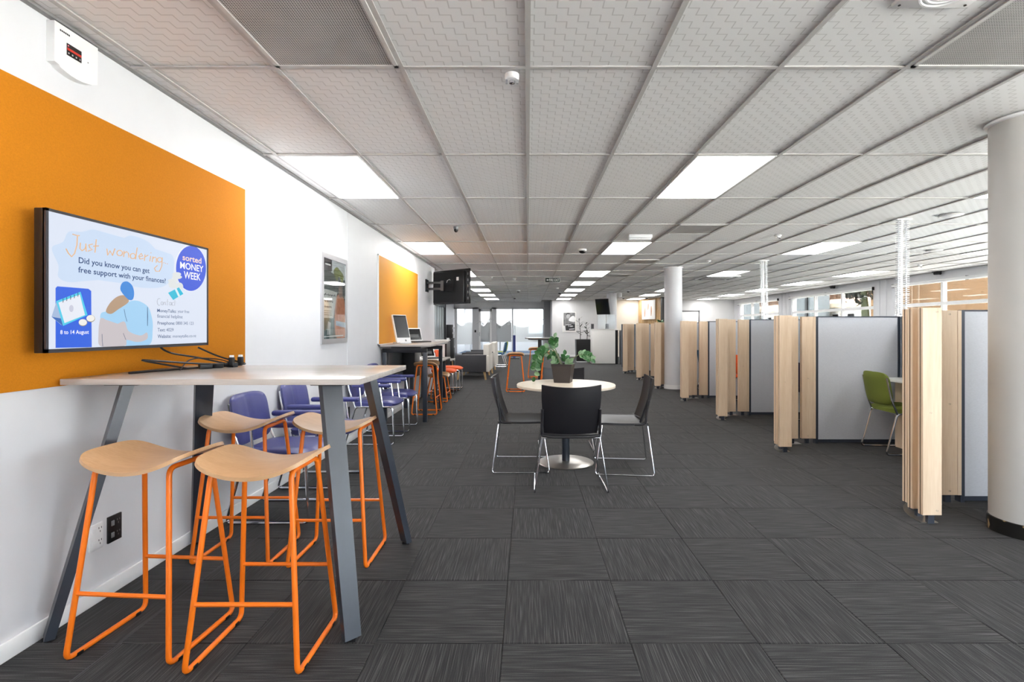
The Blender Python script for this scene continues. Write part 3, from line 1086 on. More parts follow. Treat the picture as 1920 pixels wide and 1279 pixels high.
glab = ['large perforated return-air grille above the felt board', 'large perforated return-air grille near the scuffed column',
        'small grey air grille, first after the big aisle light panel', 'small grey air grille in the ceiling, second along its row', 'small grey air grille in the ceiling, third along its row']
for i, (k, n, full) in enumerate(GRILLES):
    l = CL if full else 0.62
    y0 = gy(n) if full else gy(n)
    t = thing('air_grille', glab[i], 'vent', ((k + 0.5) * CW, y0 + l / 2, ZC))
    w, h = CW / 2 - 0.013, l / 2 - 0.013
    MB().box(-w, w, -h, -h + 0.02, -0.006, 0.02).box(-w, w, h - 0.02, h, -0.006, 0.02).box(-w, -w + 0.02, -h, h, -0.006, 0.02).box(w - 0.02, w, -h, h, -0.006, 0.02).build('frame', M_grille, t)
    MB().box(-w + 0.02, w - 0.02, -h + 0.02, h - 0.02, 0.0, 0.006).build('perforated_plate', M_perf, t)

def cpt(px, py):
    D = (ZC - H) * F / (CY - py)
    return ((px - CX) * D / F, D, ZC)
# detector by the front tee
t = thing('smoke_detector', 'white detector with clear lens hanging over the aisle close to the big grille', 'sensor', cpt(960, 140))
MB().lathe([(0, 0), (0.036, 0), (0.036, -0.022), (0.03, -0.028), (0, -0.028)], 24).build('housing', M_whitepl, t)
MB().lathe([(0.012, -0.028), (0.016, -0.034), (0.014, -0.045), (0, -0.05)], 16).build('lens', M_chrome, t)
MB().box(-0.032, -0.022, -0.006, 0.006, -0.046, -0.026).build('bracket', M_alu, t)
MB().box(0.022, 0.032, -0.006, 0.006, -0.046, -0.026).build('bracket', M_alu, t)
# square plate speaker cut by the frame
t = thing('ceiling_speaker', 'square white ceiling plate with concentric rings beside the right big grille', 'speaker', (1.60, 1.925, ZC + 0.006))
MB().box(-0.15, 0.15, -0.11, 0.11, -0.012, 0.006, bev=0.004).build('plate', M_whitepl, t)
for r in (0.035, 0.055, 0.075, 0.095):
    MB().tube([(r * math.cos(a * PI / 12), r * math.sin(a * PI / 12), -0.012) for a in range(24)], 0.006, 6, True).build('ring', M_whitepl, t)
for s in (-1, 1):
    MB().lathe([(0, -0.014), (0.005, -0.014), (0.005, -0.012)], 8, (s * 0.13, 0.09)).build('screw', M_black, t)
def round_spk(px, py, label, r=0.11):
    t = thing('ceiling_speaker', label, 'speaker', cpt(px, py))
    MB().lathe([(r, 0.006), (r, -0.006), (r * 0.92, -0.012), (r * 0.86, -0.008), (r * 0.5, -0.016), (0, -0.018)], 28).build('grille', M_whitepl, t)
    MB().lathe([(r + 0.006, 0.006), (r + 0.006, -0.004), (r, -0.007)], 28).build('rim', M_tee, t)
round_spk(1783, 404, 'round white ceiling speaker between the spine cable and the scuffed column')
round_spk(1752, 470, 'round white ceiling speaker toward the window wall')
def dome(px, py, label, r=0.05):
    t = thing('camera_dome', label, 'camera', cpt(px, py))
    MB().lathe([(0, 0.006), (r, 0.006), (r, -0.02), (r * 0.86, -0.026)], 20).build('housing', M_grey if r < 0.045 else M_white_trim, t)
    MB().lathe([(r * 0.86, -0.022), (r * 0.78, -0.045), (r * 0.45, -0.062), (0, -0.068)], 20).build('dome', M_black, t)
dome(1092, 468, 'black dome camera over the aisle before the second light panel', 0.068)
dome(855, 426, 'small dark dome sensor above the framed poster', 0.035)
dome(972, 545, 'small black dome camera beyond the exit sign, left of it', 0.06)
dome(965, 558, 'small black dome camera just before the glazed partition', 0.06)
dome(1049, 548, 'small black dome camera beside the far aisle light panels', 0.06)
dome(1178, 545, 'small black dome camera near the television column', 0.06)
dome(1169, 558, 'small black dome camera before the cream wall', 0.06)
dome(1213, 558, 'small black dome camera before the slatted wall', 0.06)
def sensor(px, py, label, r=0.03):
    t = thing('motion_sensor', label, 'sensor', cpt(px, py))
    MB().lathe([(0, 0.006), (r * 1.5, 0.006), (r * 1.5, -0.008), (r, -0.016), (r, -0.03), (0, -0.034)], 16).build('housing', M_whitepl, t)
    MB().box(r * 0.2, r * 0.9, -r * 0.6, 0, -0.045, -0.028).build('lens', M_grey, t)
sensor(1459, 442, 'white motion sensor above the cubicles before the spine light panel')
sensor(1329, 489, 'white motion sensor right of the column among the screens')
sensor(921, 520, 'white ceiling sensor above the wall television')
sensor(965, 523, 'white flat ceiling sensor left of the exit sign')
sensor(1725, 497, 'white motion sensor near the window wall')
sensor(1045, 540, 'white ceiling sensor right behind the exit sign')
for (px, py, lb) in ((1758, 510, 'small black camera at the wall head above the tan-walled window bay'), (1563, 535, 'small black camera at the wall head above the tree-filled window bay')):
    Dq = XR * F / (px - CX)
    t = thing('wall_camera', lb, 'camera', (XR - 0.10, Dq - 0.1, ZC))
    MB().box(-0.05, 0.05, -0.08, 0.08, -0.02, 0.0).build('bracket', M_black, t)
    MB().tube([(0, -0.1, -0.05), (0, 0.06, -0.04)], 0.032, 10).build('body', M_black, t)
t = thing('emergency_light', 'slim white emergency light fitting between the aisle panels', 'light', cpt(1200, 441))
MB().box(-0.16, 0.16, -0.05, 0.05, -0.045, 0.004, bev=0.008).build('base', M_whitepl, t)
MB().tube([(-0.15, 0, -0.05), (0.15, 0, -0.05)], 0.016, 10).build('diffuser', M_white_trim, t)
# exit sign
x, y, z = cpt(1036, 520.5)
t = thing('exit_sign', 'hanging dark green FIRE EXIT sign with white lettering over the aisle', 'sign', (x, y, ZC))
w, h = 0.19, 0.125
MB().box(-w, w, -0.012, 0.012, -h, 0.0, bev=0.003).build('sign_body', M_white_trim, t)
MB().box(-w + 0.008, w - 0.008, -0.014, -0.011, -h + 0.008, -0.008).build('face', mat('sign_green', rgb(26, 42, 34), 0.6), t)
def put_text(s, parent, m, u0, u1, v0, vh, fn, bold=0.0, name='lettering', mono=True):
    """text laid on a plane: fn(u, v) -> local Vector; baseline v0, cap height vh, from u0 to u1"""
    me = text_mesh(s, bold)
    xs = [v.co.x for v in me.vertices]
    a, b = min(xs), max(xs)
    for v in me.vertices:
        u = u0 + (v.co.x - a) / (b - a) * (u1 - u0)
        vv = v0 + v.co.y / CAP * vh
        v.co = fn(u, vv)
    return mkobj(name, me, m, parent)
put_text('FIRE EXIT', t, M_white_trim, -0.085, w - 0.02, -0.094, 0.064, lambda u, v: Vector((u, -0.0148, v)), 0.012)
MB().prism([(-0.155, -0.062), (-0.125, -0.038), (-0.125, -0.054), (-0.098, -0.054), (-0.098, -0.07), (-0.125, -0.07), (-0.125, -0.086)], 0.0142, 0.0152, Matrix.Rotation(PI / 2, 4, 'X')).build('arrow', M_white_trim, t)
# air-conditioning cassette
x, y, z = cpt(1345, 520)
t = thing('air_conditioner', 'white ceiling air-conditioning cassette right of the column among the screens', 'air conditioner', (x, y, ZC))
MB().box(-0.42, 0.42, -0.42, 0.42, -0.03, 0.01, bev=0.01).build('fascia', M_whitepl, t)
for s in (-1, 1):
    MB().box(-0.32, 0.32, s * 0.36 - 0.03, s * 0.36 + 0.03, -0.034, -0.028).build('outlet_slot', M_black, t)
    MB().box(s * 0.36 - 0.03, s * 0.36 + 0.03, -0.32, 0.32, -0.034, -0.028).build('outlet_slot', M_black, t)
MB().box(-0.26, 0.26, -0.26, 0.26, -0.036, -0.03).build('intake_grille', M_grille, t)

# cable spines from ceiling to partition
for (x, y, lb) in ((4.40, 5.98, 'clear jointed cable spine dropping from the ceiling behind the green chair'), (4.42, 9.55, 'clear jointed cable spine dropping from the ceiling to the third cubicle bay')):
    t = thing('cable_spine', lb, 'cable spine', (x, y, 1.38))
    n = 46
    def cen(f):
        return Vector((-0.27 * (1 - f) ** 1.3, (-0.36 if y < 7 else -0.62) * (1 - f) ** 1.3, 0.04 + f * (ZC - 1.42)))
    MB().tube([cen(k / 12) + Vector((0, 0.02, 0)) for k in range(13)], 0.016, 8).build('cable', M_whitepl, t)
    for s in (-1, 1):
        vb = MB()
        for k in range(n):
            c = cen((k + 0.5) / n) + Vector((s * 0.045, 0, 0))
            vb.lathe([(0.008, -0.004), (0.03, -0.003), (0.03, 0.003), (0.008, 0.004), (0.008, 0.016)], 8, M=Matrix.Translation(c))
        vb.build('vertebrae', M_acrylic if False else mat('frosty_plastic', rgb(214, 216, 220), 0.15, noise=0.05), t)['kind'] = 'stuff'
    MB().box(-0.09, 0.09, -0.04, 0.04, ZC - 1.38 - 0.012, ZC - 1.38).build('ceiling_cup', M_whitepl, t)

# ------------------------------------------------------------------ left wall
def YX(px, X=XL):
    return -X * F / (CX - px)
def ZY(py, Y):
    return H + (CY - py) * Y / F
o = MB().box(XL + 0.001, XL + 0.014, 1.15, 3.555, 1.018, 2.232, bev=0.002).build('felt_board', M_felt)
tag(o, 'large orange felt pinboard on the wall behind the television', 'pinboard')
t = thing('pinboard', 'amber pinboard with white edge above the kiosk counter', 'pinboard', (XL + 0.001, 6.72, 1.045))
MB().box(0.002, 0.016, 0.012, 2.40, 0.012, 1.19).build('fabric_face', M_felt_lit, t)
MB().box(0, 0.018, 0, 2.41, 0, 0.012).box(0, 0.018, 0, 2.41, 1.19, 1.202).box(0, 0.018, 0, 0.012, 0, 1.202).box(0, 0.018, 2.40, 2.412, 0, 1.202).build('edge_trim', M_white_trim, t)

# television with slide on screen
XT = -1.868
tvy0, tvy1, tvz0, tvz1 = 1.972, 2.975, 1.165, 1.730
tele = t = thing('television', 'wall television showing a blue money-advice slide on the orange felt board', 'television', (XT, tvy0, tvz0))
TWD, THT = tvy1 - tvy0, tvz1 - tvz0
bz = 0.011
MB().box(-0.045, -0.002, 0.0, TWD, 0, THT, bev=0.003).build('body', M_black, t)
MB().box(-0.01, 0.003, 0, TWD, 0, bz + 0.004).box(-0.01, 0.003, 0, TWD, THT - bz, THT).box(-0.01, 0.003, 0, bz, 0, THT).box(-0.01, 0.003, TWD - bz, TWD, 0, THT).build('bezel', mat('gunmetal_bezel', rgb(52, 52, 58), 0.35), t)
MB().box(-0.100, -0.045, 0.3, 0.7, 0.15, 0.42).build('wall_mount', M_black, t)
screen = MB().box(-0.003, 0.0, bz, TWD - bz, bz, THT - bz).build('screen', scr('base', 226, 234, 250), t)
def S(px, py):                      # crop pixels on the slide -> local (y, z) on the screen plane
    Y = -XT * F / (CX - px)
    return (Y - tvy0, H + (CY - py) * Y / F - tvz0)
def C1(cx_, cy_):                   # reading coordinates of an enlarged view of the slide
    return S(cx_ * 480 / 1754, 350 + cy_ * 350 / 1279)
def slide_poly(pts, m, lay, name):
    q = [C1(*p) for p in pts]
    me = bpy.data.meshes.new(name)
    bm = bmesh.new()
    vs_ = [bm.verts.new((0.0002 + lay * 0.00025, a, b)) for (a, b) in q]
    bm.faces.new(vs_)
    bmesh.ops.triangulate(bm, faces=bm.faces)
    bm.to_mesh(me)
    bm.free()
    return mkobj(name, me, m, screen)
def smooth(pts, n=6):
    out = []
    N = len(pts)
    for i in range(N):
        p0, p1, p2, p3 = [Vector(pts[(i + k - 1) % N]) for k in range(4)]
        for k in range(n):
            u = k / n
            out.append(tuple(0.5 * ((2 * p1) + (-p0 + p2) * u + (2 * p0 - 5 * p1 + 4 * p2 - p3) * u * u + (-p0 + 3 * p1 - 3 * p2 + p3) * u ** 3)))
    return out
def ell(cx_, cy_, rx, ry, n=28):
    return [(cx_ + rx * math.cos(2 * PI * k / n), cy_ + ry * math.sin(2 * PI * k / n)) for k in range(n)]
slide_poly(smooth([(355, 420), (430, 380), (470, 310), (560, 310), (650, 295), (760, 345), (830, 360), (900, 335), (1010, 375), (1080, 440), (1180, 470), (1190, 560), (1170, 640), (1100, 690), (950, 690), (800, 650), (640, 640), (480, 655), (400, 620), (400, 540)]), scr('cloud', 208, 226, 250), 0, 'cloud_shape')
slide_poly([(380, 1105), (380, 695), (392, 683), (605, 700), (624, 715), (628, 1100)], scr('royal', 42, 100, 232), 1, 'date_panel')
slide_poly([(352, 892), (385, 790), (440, 930), (420, 950)], scr('flapgrey', 170, 192, 226), 2, 'calendar_stand')
slide_poly([(352, 892), (430, 955), (425, 905)], scr('flapblue', 62, 110, 190), 3, 'calendar_shadow')
slide_poly([(382, 785), (550, 720), (598, 880), (430, 955)], scr('cyan', 82, 208, 240), 4, 'calendar_frame')
slide_poly([(398, 795), (545, 740), (580, 880), (440, 935)], scr('paper', 236, 240, 250), 5, 'calendar_page')
for (a, b) in ((428, 782), (453, 772), (480, 762), (505, 753), (530, 742)):
    slide_poly([(a - 2, b - 14), (a + 3, b - 14), (a + 4, b + 10), (a - 4, b + 12), (a, b + 5)], scr('ink', 30, 40, 70), 6, 'calendar_ring')
slide_poly(ell(486, 835, 15, 24), scr('lilac', 206, 208, 226), 6, 'calendar_mark')
for (a, b) in ((565, 932), (618, 904)):
    slide_poly(ell(a, b, 30, 25), scr('coinedge', 150, 140, 110), 7, 'coin_edge')
    slide_poly(ell(a - 1, b - 2, 28, 22), scr('coin', 246, 244, 238), 8, 'coin')
slide_poly(smooth([(690, 870), (740, 850), (850, 800), (930, 780), (1010, 820), (1040, 900), (1045, 980), (1020, 1085), (860, 1090), (800, 960), (700, 930)]), scr('shirtblue', 168, 214, 248), 2, 'blue_garment')
slide_poly(smooth([(680, 930), (700, 900), (780, 945), (850, 925), (880, 990), (960, 1020), (1005, 1000), (1005, 1045), (940, 1065), (860, 1050), (855, 1090), (690, 1095), (674, 1010)]), scr('mauve', 206, 198, 202), 3, 'mauve_garment')
slide_poly(smooth([(724, 855), (750, 800), (800, 755), (850, 745), (880, 775), (870, 800), (810, 840), (760, 872)]), scr('tanhair', 186, 156, 128), 4, 'brown_hair')
slide_poly(smooth([(822, 700), (835, 660), (870, 650), (905, 680), (917, 730), (908, 772), (880, 775), (840, 735)]), scr('bluecap', 66, 142, 226), 5, 'blue_hair')
for seg in ([(848, 840), (856, 885), (868, 925)], [(1008, 825), (1010, 890), (1008, 955)], [(696, 1010), (698, 1060), (702, 1095)], [(842, 1005), (852, 1030), (860, 1050)]):
    pts = [(p[0] - 1.5, p[1]) for p in seg] + [(p[0] + 1.5, p[1]) for p in seg[::-1]]
    slide_poly(pts, scr('ink2', 60, 80, 120), 6, 'fold_line')
slide_poly(ell(1305, 558, 108, 162), scr('rimw', 240, 244, 252), 1, 'badge_rim')
slide_poly([p for p in ell(1308, 560, 103, 155, 40)], scr('badge', 64, 96, 226), 2, 'badge')
for (a, b, w_, h_) in ((1210, 600, 30, 14), (1212, 620, 34, 14), (1185, 645, 36, 14), (1180, 665, 30, 14), (1190, 682, 34, 14), (1228, 685, 26, 28)):
    slide_poly(ell(a, b, w_, h_), scr('coin2', 228, 232, 232), 3, 'coin')
slide_poly([(1150, 728), (1225, 690), (1255, 735), (1185, 777)], scr('note', 50, 194, 226), 4, 'banknote')
slide_poly([(1196, 705), (1208, 698), (1232, 748), (1220, 755)], scr('noteband', 224, 244, 250), 5, 'note_band')
def stext(s, p0, p1, top, m, bold=0.0, lay=8):
    """p0, p1: baseline start / end pixels; top: pixel y of the capitals at the start"""
    a, b = S(*p0), S(*p1)
    hgt = S(p0[0], top)[1] - a[1]
    def fn(u, v):
        return Vector((0.0002 + lay * 0.00025, u, v))
    return put_text(s, screen, m, a[0], b[0], (a[1] + b[1]) / 2, hgt, fn, bold)
navy, slate, wht = scr('navy', 30, 66, 122), scr('slate', 74, 96, 138), scr('white', 252, 252, 255, 0.66)
stext('Did you know you can get', (146.6, 494), (279.6, 511.4), 483.4, navy, 0.012)
stext('free support with your finances?', (145.7, 511.6), (310, 530.3), 501.2, navy, 0.012)
stext('8 to 14 August', (112, 626.4), (165.7, 626), 619.2, wht, 0.012)
stext('sorted', (341.5, 488), (377, 493.7), 477.5, scr('peach', 252, 222, 206), 0.022)
stext('MONEY', (337, 503.6), (380.7, 509.7), 491.6, wht, 0.016)
stext('WEEK', (344, 521.7), (375.5, 526), 508.8, wht, 0.016)
stext('MoneyTalks:', (294, 585.3), (330, 586.5), 579.3, slate, 0.010)
stext('your free', (332.5, 586), (354, 587.4), 580.5, slate)
stext('financial helpline', (294, 596), (341.5, 596.9), 589.6, slate)
stext('Freephone:', (294.7, 608.6), (327, 609), 602.5, slate, 0.010)
stext('0800 345 123', (329, 609), (362, 609), 603.2, slate)
stext('Text:', (294.7, 621.5), (309, 621.5), 615.4, slate, 0.010)
stext('4029', (311, 621.5), (324.6, 621.5), 615.4, slate)
stext('Website:', (294.7, 634), (320, 633.5), 627.5, slate, 0.010)
stext('moneytalks.co.nz', (323, 633), (367, 632.3), 627.5, slate)
def arc(cx_, cy_, r, a0=0, a1=360, n=12, ry=None):
    return [(cx_ + r * math.cos(math.radians(a0 + (a1 - a0) * k / n)), cy_ + (ry or r) * math.sin(math.radians(a0 + (a1 - a0) * k / n))) for k in range(n + 1)]
strokes = [[(495, 326), (520, 334), (542, 336)], [(528, 335), (524, 400), (508, 458), (488, 480), (465, 455), (450, 425)],
           [(548, 385), (545, 425), (560, 440), (582, 425), (585, 390), (588, 445)], [(632, 394), (605, 400), (612, 418), (630, 432), (600, 442)],
           [(657, 362), (648, 452)], [(638, 408), (673, 406)], [(730, 425), (735, 470), (752, 440), (768, 472), (785, 425)], arc(818, 455, 19),
           [(848, 440), (845, 482)], [(847, 458), (864, 445), (878, 456), (880, 487)], arc(908, 476, 18), [(938, 418), (926, 498)],
           [(948, 482), (975, 474), (966, 458), (950, 474), (956, 496), (980, 492)], [(991, 465), (987, 508)], [(989, 482), (1012, 470)],
           [(1030, 476), (1024, 512)], [(1031, 452), (1033, 456)], [(1046, 478), (1040, 517)], [(1044, 492), (1060, 482), (1070, 492), (1068, 522)],
           arc(1092, 502, 16), [(1110, 486), (1106, 545), (1090, 580), (1066, 580), (1056, 560), (1076, 540)],
           [(1119, 520), (1121, 523)], [(1131, 524), (1133, 527)], [(1144, 528), (1146, 531)]]
def hand(strokes, m, r, name):
    b = MB()
    for st in strokes:
        q = [C1(*p) for p in st]
        b.tube([(0.0015, a, c) for (a, c) in q], r, 5)
    return b.build(name, m, screen)
hand(strokes, scr('hand', 236, 190, 146), 0.0022, 'handwritten_heading')
hand([arc(1088, 790, 13, 300, 60, 8, 24), arc(1108, 800, 7, 0, 360, 8, 12), [(1120, 790), (1120, 812)], [(1121, 797), (1130, 790), (1134, 812)], [(1146, 772), (1144, 814)], [(1138, 788), (1154, 788)], arc(1164, 802, 7, 0, 360, 8, 11), [(1172, 792), (1173, 814)], arc(1184, 804, 6, 300, 60, 8, 11), [(1197, 776), (1195, 816)], [(1190, 790), (1203, 790)]], scr('handgrey', 176, 180, 192), 0.0011, 'handwritten_subheading')

# cables on the bar table and from the television
t = thing('cable_bundle', 'tangle of black cables and plugs lying on the white bar table', 'cable', (-1.72, 2.62, 1.05))
z = 0.006
MB().tube(fillet([(-0.12, -0.27, z), (-0.05, -0.05, z), (0.08, 0.16, 0.008), (0.14, 0.2, 0.012)], 0.08, 6), 0.006, 6).build('cord', M_black, t)
MB().tube(fillet([(0.0, -0.05, 0.01), (-0.10, -0.22, 0.06), (-0.06, -0.26, 0.065), (0.02, 0.0, 0.03), (0.12, 0.2, 0.012), (0.14, 0.26, 0.012), (0.02, 0.2, 0.05), (-0.04, 0.10, 0.11)], 0.06, 6), 0.005, 6).build('cord', M_black, t)
MB().tube(fillet([(0.0, -0.1, z), (-0.02, 0.0, 0.06), (0.06, 0.12, 0.05), (0.12, 0.18, 0.01)], 0.06, 5), 0.003, 6).build('thin_cord', M_black, t)
for (x, y, a) in ((0.06, 0.1, 0.3), (0.1, 0.17, -0.4), (0.03, 0.05, 0.9)):
    MB().box(-0.03, 0.03, -0.016, 0.016, 0, 0.026, M=Matrix.Translation((x, y, 0)) @ Matrix.Rotation(a, 4, 'Z'), bev=0.004).build('plug', M_black, t)
for (x, y) in ((0.11, 0.15), (0.13, 0.2)):
    MB().box(x - 0.012, x + 0.012, y - 0.012, y + 0.012, 0.01, 0.055, bev=0.003).build('connector', M_black, t)
    MB().box(x - 0.008, x + 0.008, y - 0.008, y + 0.008, 0.055, 0.066).build('connector_tip', M_whitepl, t)
MB().tube([Vector(p) - Vector((XT, tvy0, tvz0)) for p in fillet([(XT - 0.03, 2.60, 1.19), (XT - 0.02, 2.66, 1.135), (-1.80, 2.80, 1.10), (-1.70, 2.86, 1.065), (-1.62, 2.84, 1.057)], 0.06, 6)], 0.005, 6).build('power_cord', M_black, tele)

# alarm panel
t = thing('alarm_panel', 'white wall alarm panel with a black and red display under the ceiling', 'alarm panel', (XL, 2.10, 2.365))
pts = [(0, 0.0), (0.02, -0.004)] + [(0.21 * k / 8, -0.022 * math.sin(PI * k / 8) - 0.0 - 0.004) for k in range(1, 8)] + [(0.21, 0.0), (0.212, 0.168), (0, 0.168)]
pp = [(p[0], p[1]) for p in pts]
Mx = Matrix(((0, 0, 1, 0), (1, 0, 0, 0), (0, 1, 0, 0), (0, 0, 0, 1)))
MB().prism(pp, 0, 0.034, Mx).build('housing', M_whitepl, t)
dsp = MB().box(0.034, 0.036, 0.055, 0.125, 0.055, 0.105).build('display', M_screenblk, t)
MB().box(0.036, 0.0365, 0.056, 0.124, 0.077, 0.087).build('red_band', scr('red', 226, 62, 44), dsp)
for k in range(4):
    MB().box(0.036, 0.0365, 0.06 + k * 0.018, 0.066 + k * 0.018, 0.062, 0.068).build('icon', M_alu, dsp)
MB().box(0.036, 0.0365, 0.058, 0.064, 0.093, 0.099).build('icon', mat('pink_icon', rgb(230, 120, 130), 0.4), dsp)
for k in range(6):
    MB().box(0.034, 0.0345, 0.024 + k * 0.008, 0.030 + k * 0.008, 0.139, 0.146).build('logo_mark', M_black, t)
MB().lathe([(0, 0.0346), (0.003, 0.0346), (0.003, 0.034)], 8, M=Mx @ Matrix.Translation((0.16, 0.075, 0))).build('indicator', M_grey, t)

# sockets
def socket(y, z, m, label, w=0.074, h=0.118):
    t = thing('power_socket', label, 'socket', (XL, y, z))
    MB().box(0, 0.009, -w / 2, w / 2, -h / 2, h / 2, bev=0.002).build('plate', m, t)
    dk = M_black if m is not M_black else M_grey
    for s in (-1, 1):
        for (a, b) in ((0.012, 0.008), (0.026, 0.008), (0.019, -0.008)):
            MB().box(0.009, 0.0095, a - 0.0015, a + 0.0015, s * 0.028 + b - 0.004, s * 0.028 + b + 0.004).build('pin_slot', dk, t)
        MB().box(0.009, 0.013, -0.024, -0.008, s * 0.028 - 0.012, s * 0.028 + 0.012, bev=0.001).build('rocker', m if m is not M_black else M_grey, t)
socket(2.335, 0.305, M_whitepl, 'white double power socket on the wall under the bar table')
socket(2.44, 0.307, M_black, 'black double power socket beside the white one under the bar table', 0.08, 0.125)
socket(5.62, 0.335, M_black, 'black power socket low on the wall between blue chairs', 0.08, 0.12)

# framed poster
t = thing('framed_poster', 'silver snap-frame poster of a figure in orange workwear on the left wall', 'poster', (XL, 4.868, 1.11))
PW, PH = 0.69, 0.893
MB().box(0, 0.018, 0, PW, 0, 0.05).box(0, 0.018, 0, PW, PH - 0.05, PH).box(0, 0.018, 0, 0.05, 0.05, PH - 0.05).box(0, 0.018, PW - 0.05, PW, 0.05, PH - 0.05).build('frame', M_alu, t)
sheet = MB().box(0.002, 0.008, 0.05, PW - 0.05, 0.05, PH - 0.05).build('poster_sheet', mat('poster_dark', rgb(74, 82, 80), 0.25, noise=0.35, scale=6), t)
def pp_(poly, m, lay, name='print_area'):
    me = bpy.data.meshes.new(name)
    bm = bmesh.new()
    bm.faces.new([bm.verts.new((0.0085 + lay * 0.0004, 0.05 + u * (PW - 0.1), 0.05 + v * (PH - 0.1))) for (u, v) in poly])
    bmesh.ops.triangulate(bm, faces=bm.faces)
    bm.to_mesh(me)
    bm.free()
    return mkobj(name, me, m, sheet)
pp_([(0.0, 0.86), (0.38, 0.86), (0.38, 1), (0, 1)], mat('print_charcoal', rgb(70, 64, 72), 0.25), 2, 'logo_block')
pp_([(0.35, 0.84), (1, 0.78), (1, 1), (0.35, 1)], mat('print_sky', rgb(222, 224, 228), 0.25), 1)
pp_(smooth([(0.45, 0.86), (0.6, 0.75), (0.72, 0.82), (0.85, 0.72), (0.92, 0.84), (0.75, 0.9), (0.6, 0.93)]), mat('print_leaf', rgb(134, 140, 66), 0.25, noise=0.3), 2)
pp_(smooth([(0.55, 0.03), (0.50, 0.30), (0.58, 0.52), (0.72, 0.58), (0.95, 0.52), (1.0, 0.3), (1.0, 0.03), (0.8, 0.0)]), mat('print_orange', rgb(232, 150, 112), 0.25, noise=0.2, scale=20), 2, 'figure_jacket')
pp_(smooth([(0.70, 0.56), (0.68, 0.64), (0.76, 0.70), (0.86, 0.66), (0.86, 0.58), (0.78, 0.54)]), mat('print_skin', rgb(150, 116, 98), 0.25), 3, 'figure_head')
pp_([(0.55, 0.17), (1.0, 0.14), (1.0, 0.21), (0.55, 0.23)], mat('print_silver', rgb(204, 212, 226), 0.25), 3, 'reflective_band')
pp_([(0.0, 0.26), (0.44, 0.26), (0.62, 0.60), (0.0, 0.62)], mat('print_paper', rgb(226, 222, 216), 0.25), 3, 'text_panel')
pp_([(0.0, 0.0), (0.42, 0.0), (0.42, 0.26), (0, 0.26)], mat('print_teal', rgb(92, 116, 116), 0.25, noise=0.4, scale=12), 2, 'photo_area')
pp_([(0.15, 0.05), (0.3, 0.05), (0.33, 0.2), (0.2, 0.22)], mat('print_pale', rgb(214, 218, 220), 0.25), 4, 'photo_area')
ink = mat('print_ink', rgb(50, 48, 50), 0.3)
for (v, u1) in ((0.55, 0.52), (0.47, 0.42), (0.40, 0.34)):
    b = MB()
    n = 14
    b.tube([(0.0105, 0.05 + (0.03 + (u1 - 0.03) * k / n) * (PW - 0.1), 0.05 + (v + 0.012 * math.sin(k * 2.3 + v * 40)) * (PH - 0.1)) for k in range(n + 1)], 0.0035, 5)
    b.build('handwritten_line', ink, sheet)
for v in (0.345, 0.32, 0.295):
    pp_([(0.03, v), (0.36, v), (0.36, v + 0.008), (0.03, v + 0.008)], ink, 5, 'text_line')
pp_([(0.02, 0.02), (0.9, 0.03), (0.9, 0.045), (0.02, 0.035)], M_white_trim, 5, 'text_line')
pp_([(0.08, 0.92), (0.32, 0.92), (0.32, 0.94), (0.08, 0.94)], M_white_trim, 4, 'text_line')
MB().box(0.0125, 0.0135, 0.05, PW - 0.05, 0.05, PH - 0.05).build('clear_cover', M_glass, t)

# black television on an arm, seen from behind
pl, pr = Vector((-1.96, 10.58, 0)), Vector((-1.135, 9.95, 0))
dv = (pr - pl)
t = thing('television', 'black television seen from behind on a wall arm beyond the amber pinboard', 'television', (pl.x, pl.y, 1.755), math.atan2(dv.y, dv.x))
L = dv.length
MB().box(0, L, 0.0, 0.03, 0, 0.69, bev=0.006).box(0.02, L - 0.02, 0.03, 0.034, 0.02, 0.67).build('screen_side', M_screenblk, t)
MB().box(0.04, L - 0.12, -0.05, 0.0, 0.03, 0.66, bev=0.015).build('rear_housing', M_black, t)
MB().box(L * 0.42, L * 0.62, -0.08, -0.05, 0.25, 0.48, bev=0.004).build('mount_plate', M_black, t)
MB().box(L * 0.70, L * 0.76, -0.052, -0.05, 0.46, 0.53).build('rating_label', M_whitepl, t)
for k in range(5):
    MB().box(L - 0.06, L - 0.03, -0.006, 0.0, 0.08 + k * 0.12, 0.13 + k * 0.12).build('port', M_grey, t)
MB().tube([(L * 0.45, -0.07, 0.42), (L * 0.5, -0.1, 0.47), (L * 0.55, -0.09, 0.49), (L * 0.57, -0.06, 0.45)], 0.006, 6).build('lead', M_whitepl, t)
t2 = bpy.data.objects.new('wall_arm', None)
COL.objects.link(t2)
t2.parent = t
t2.matrix_parent_inverse = (Matrix.Translation(t.location) @ Matrix.Rotation(t.rotation_euler[2], 4, 'Z')).inverted()
t2.location = (XL, 9.98, 2.0)
MB().box(0.0, 0.02, -0.12, 0.12, -0.02, 0.22).build('wall_plate', M_blackmetal, t2)
MB().box(0.02, 0.30, -0.02, 0.02, 0.02, 0.06).box(0.02, 0.30, -0.02, 0.02, 0.14, 0.18).build('arm', M_blackmetal, t2)
MB().box(0.28, 0.34, -0.04, 0.10, 0.0, 0.2).build('swivel_head', M_blackmetal, t2)

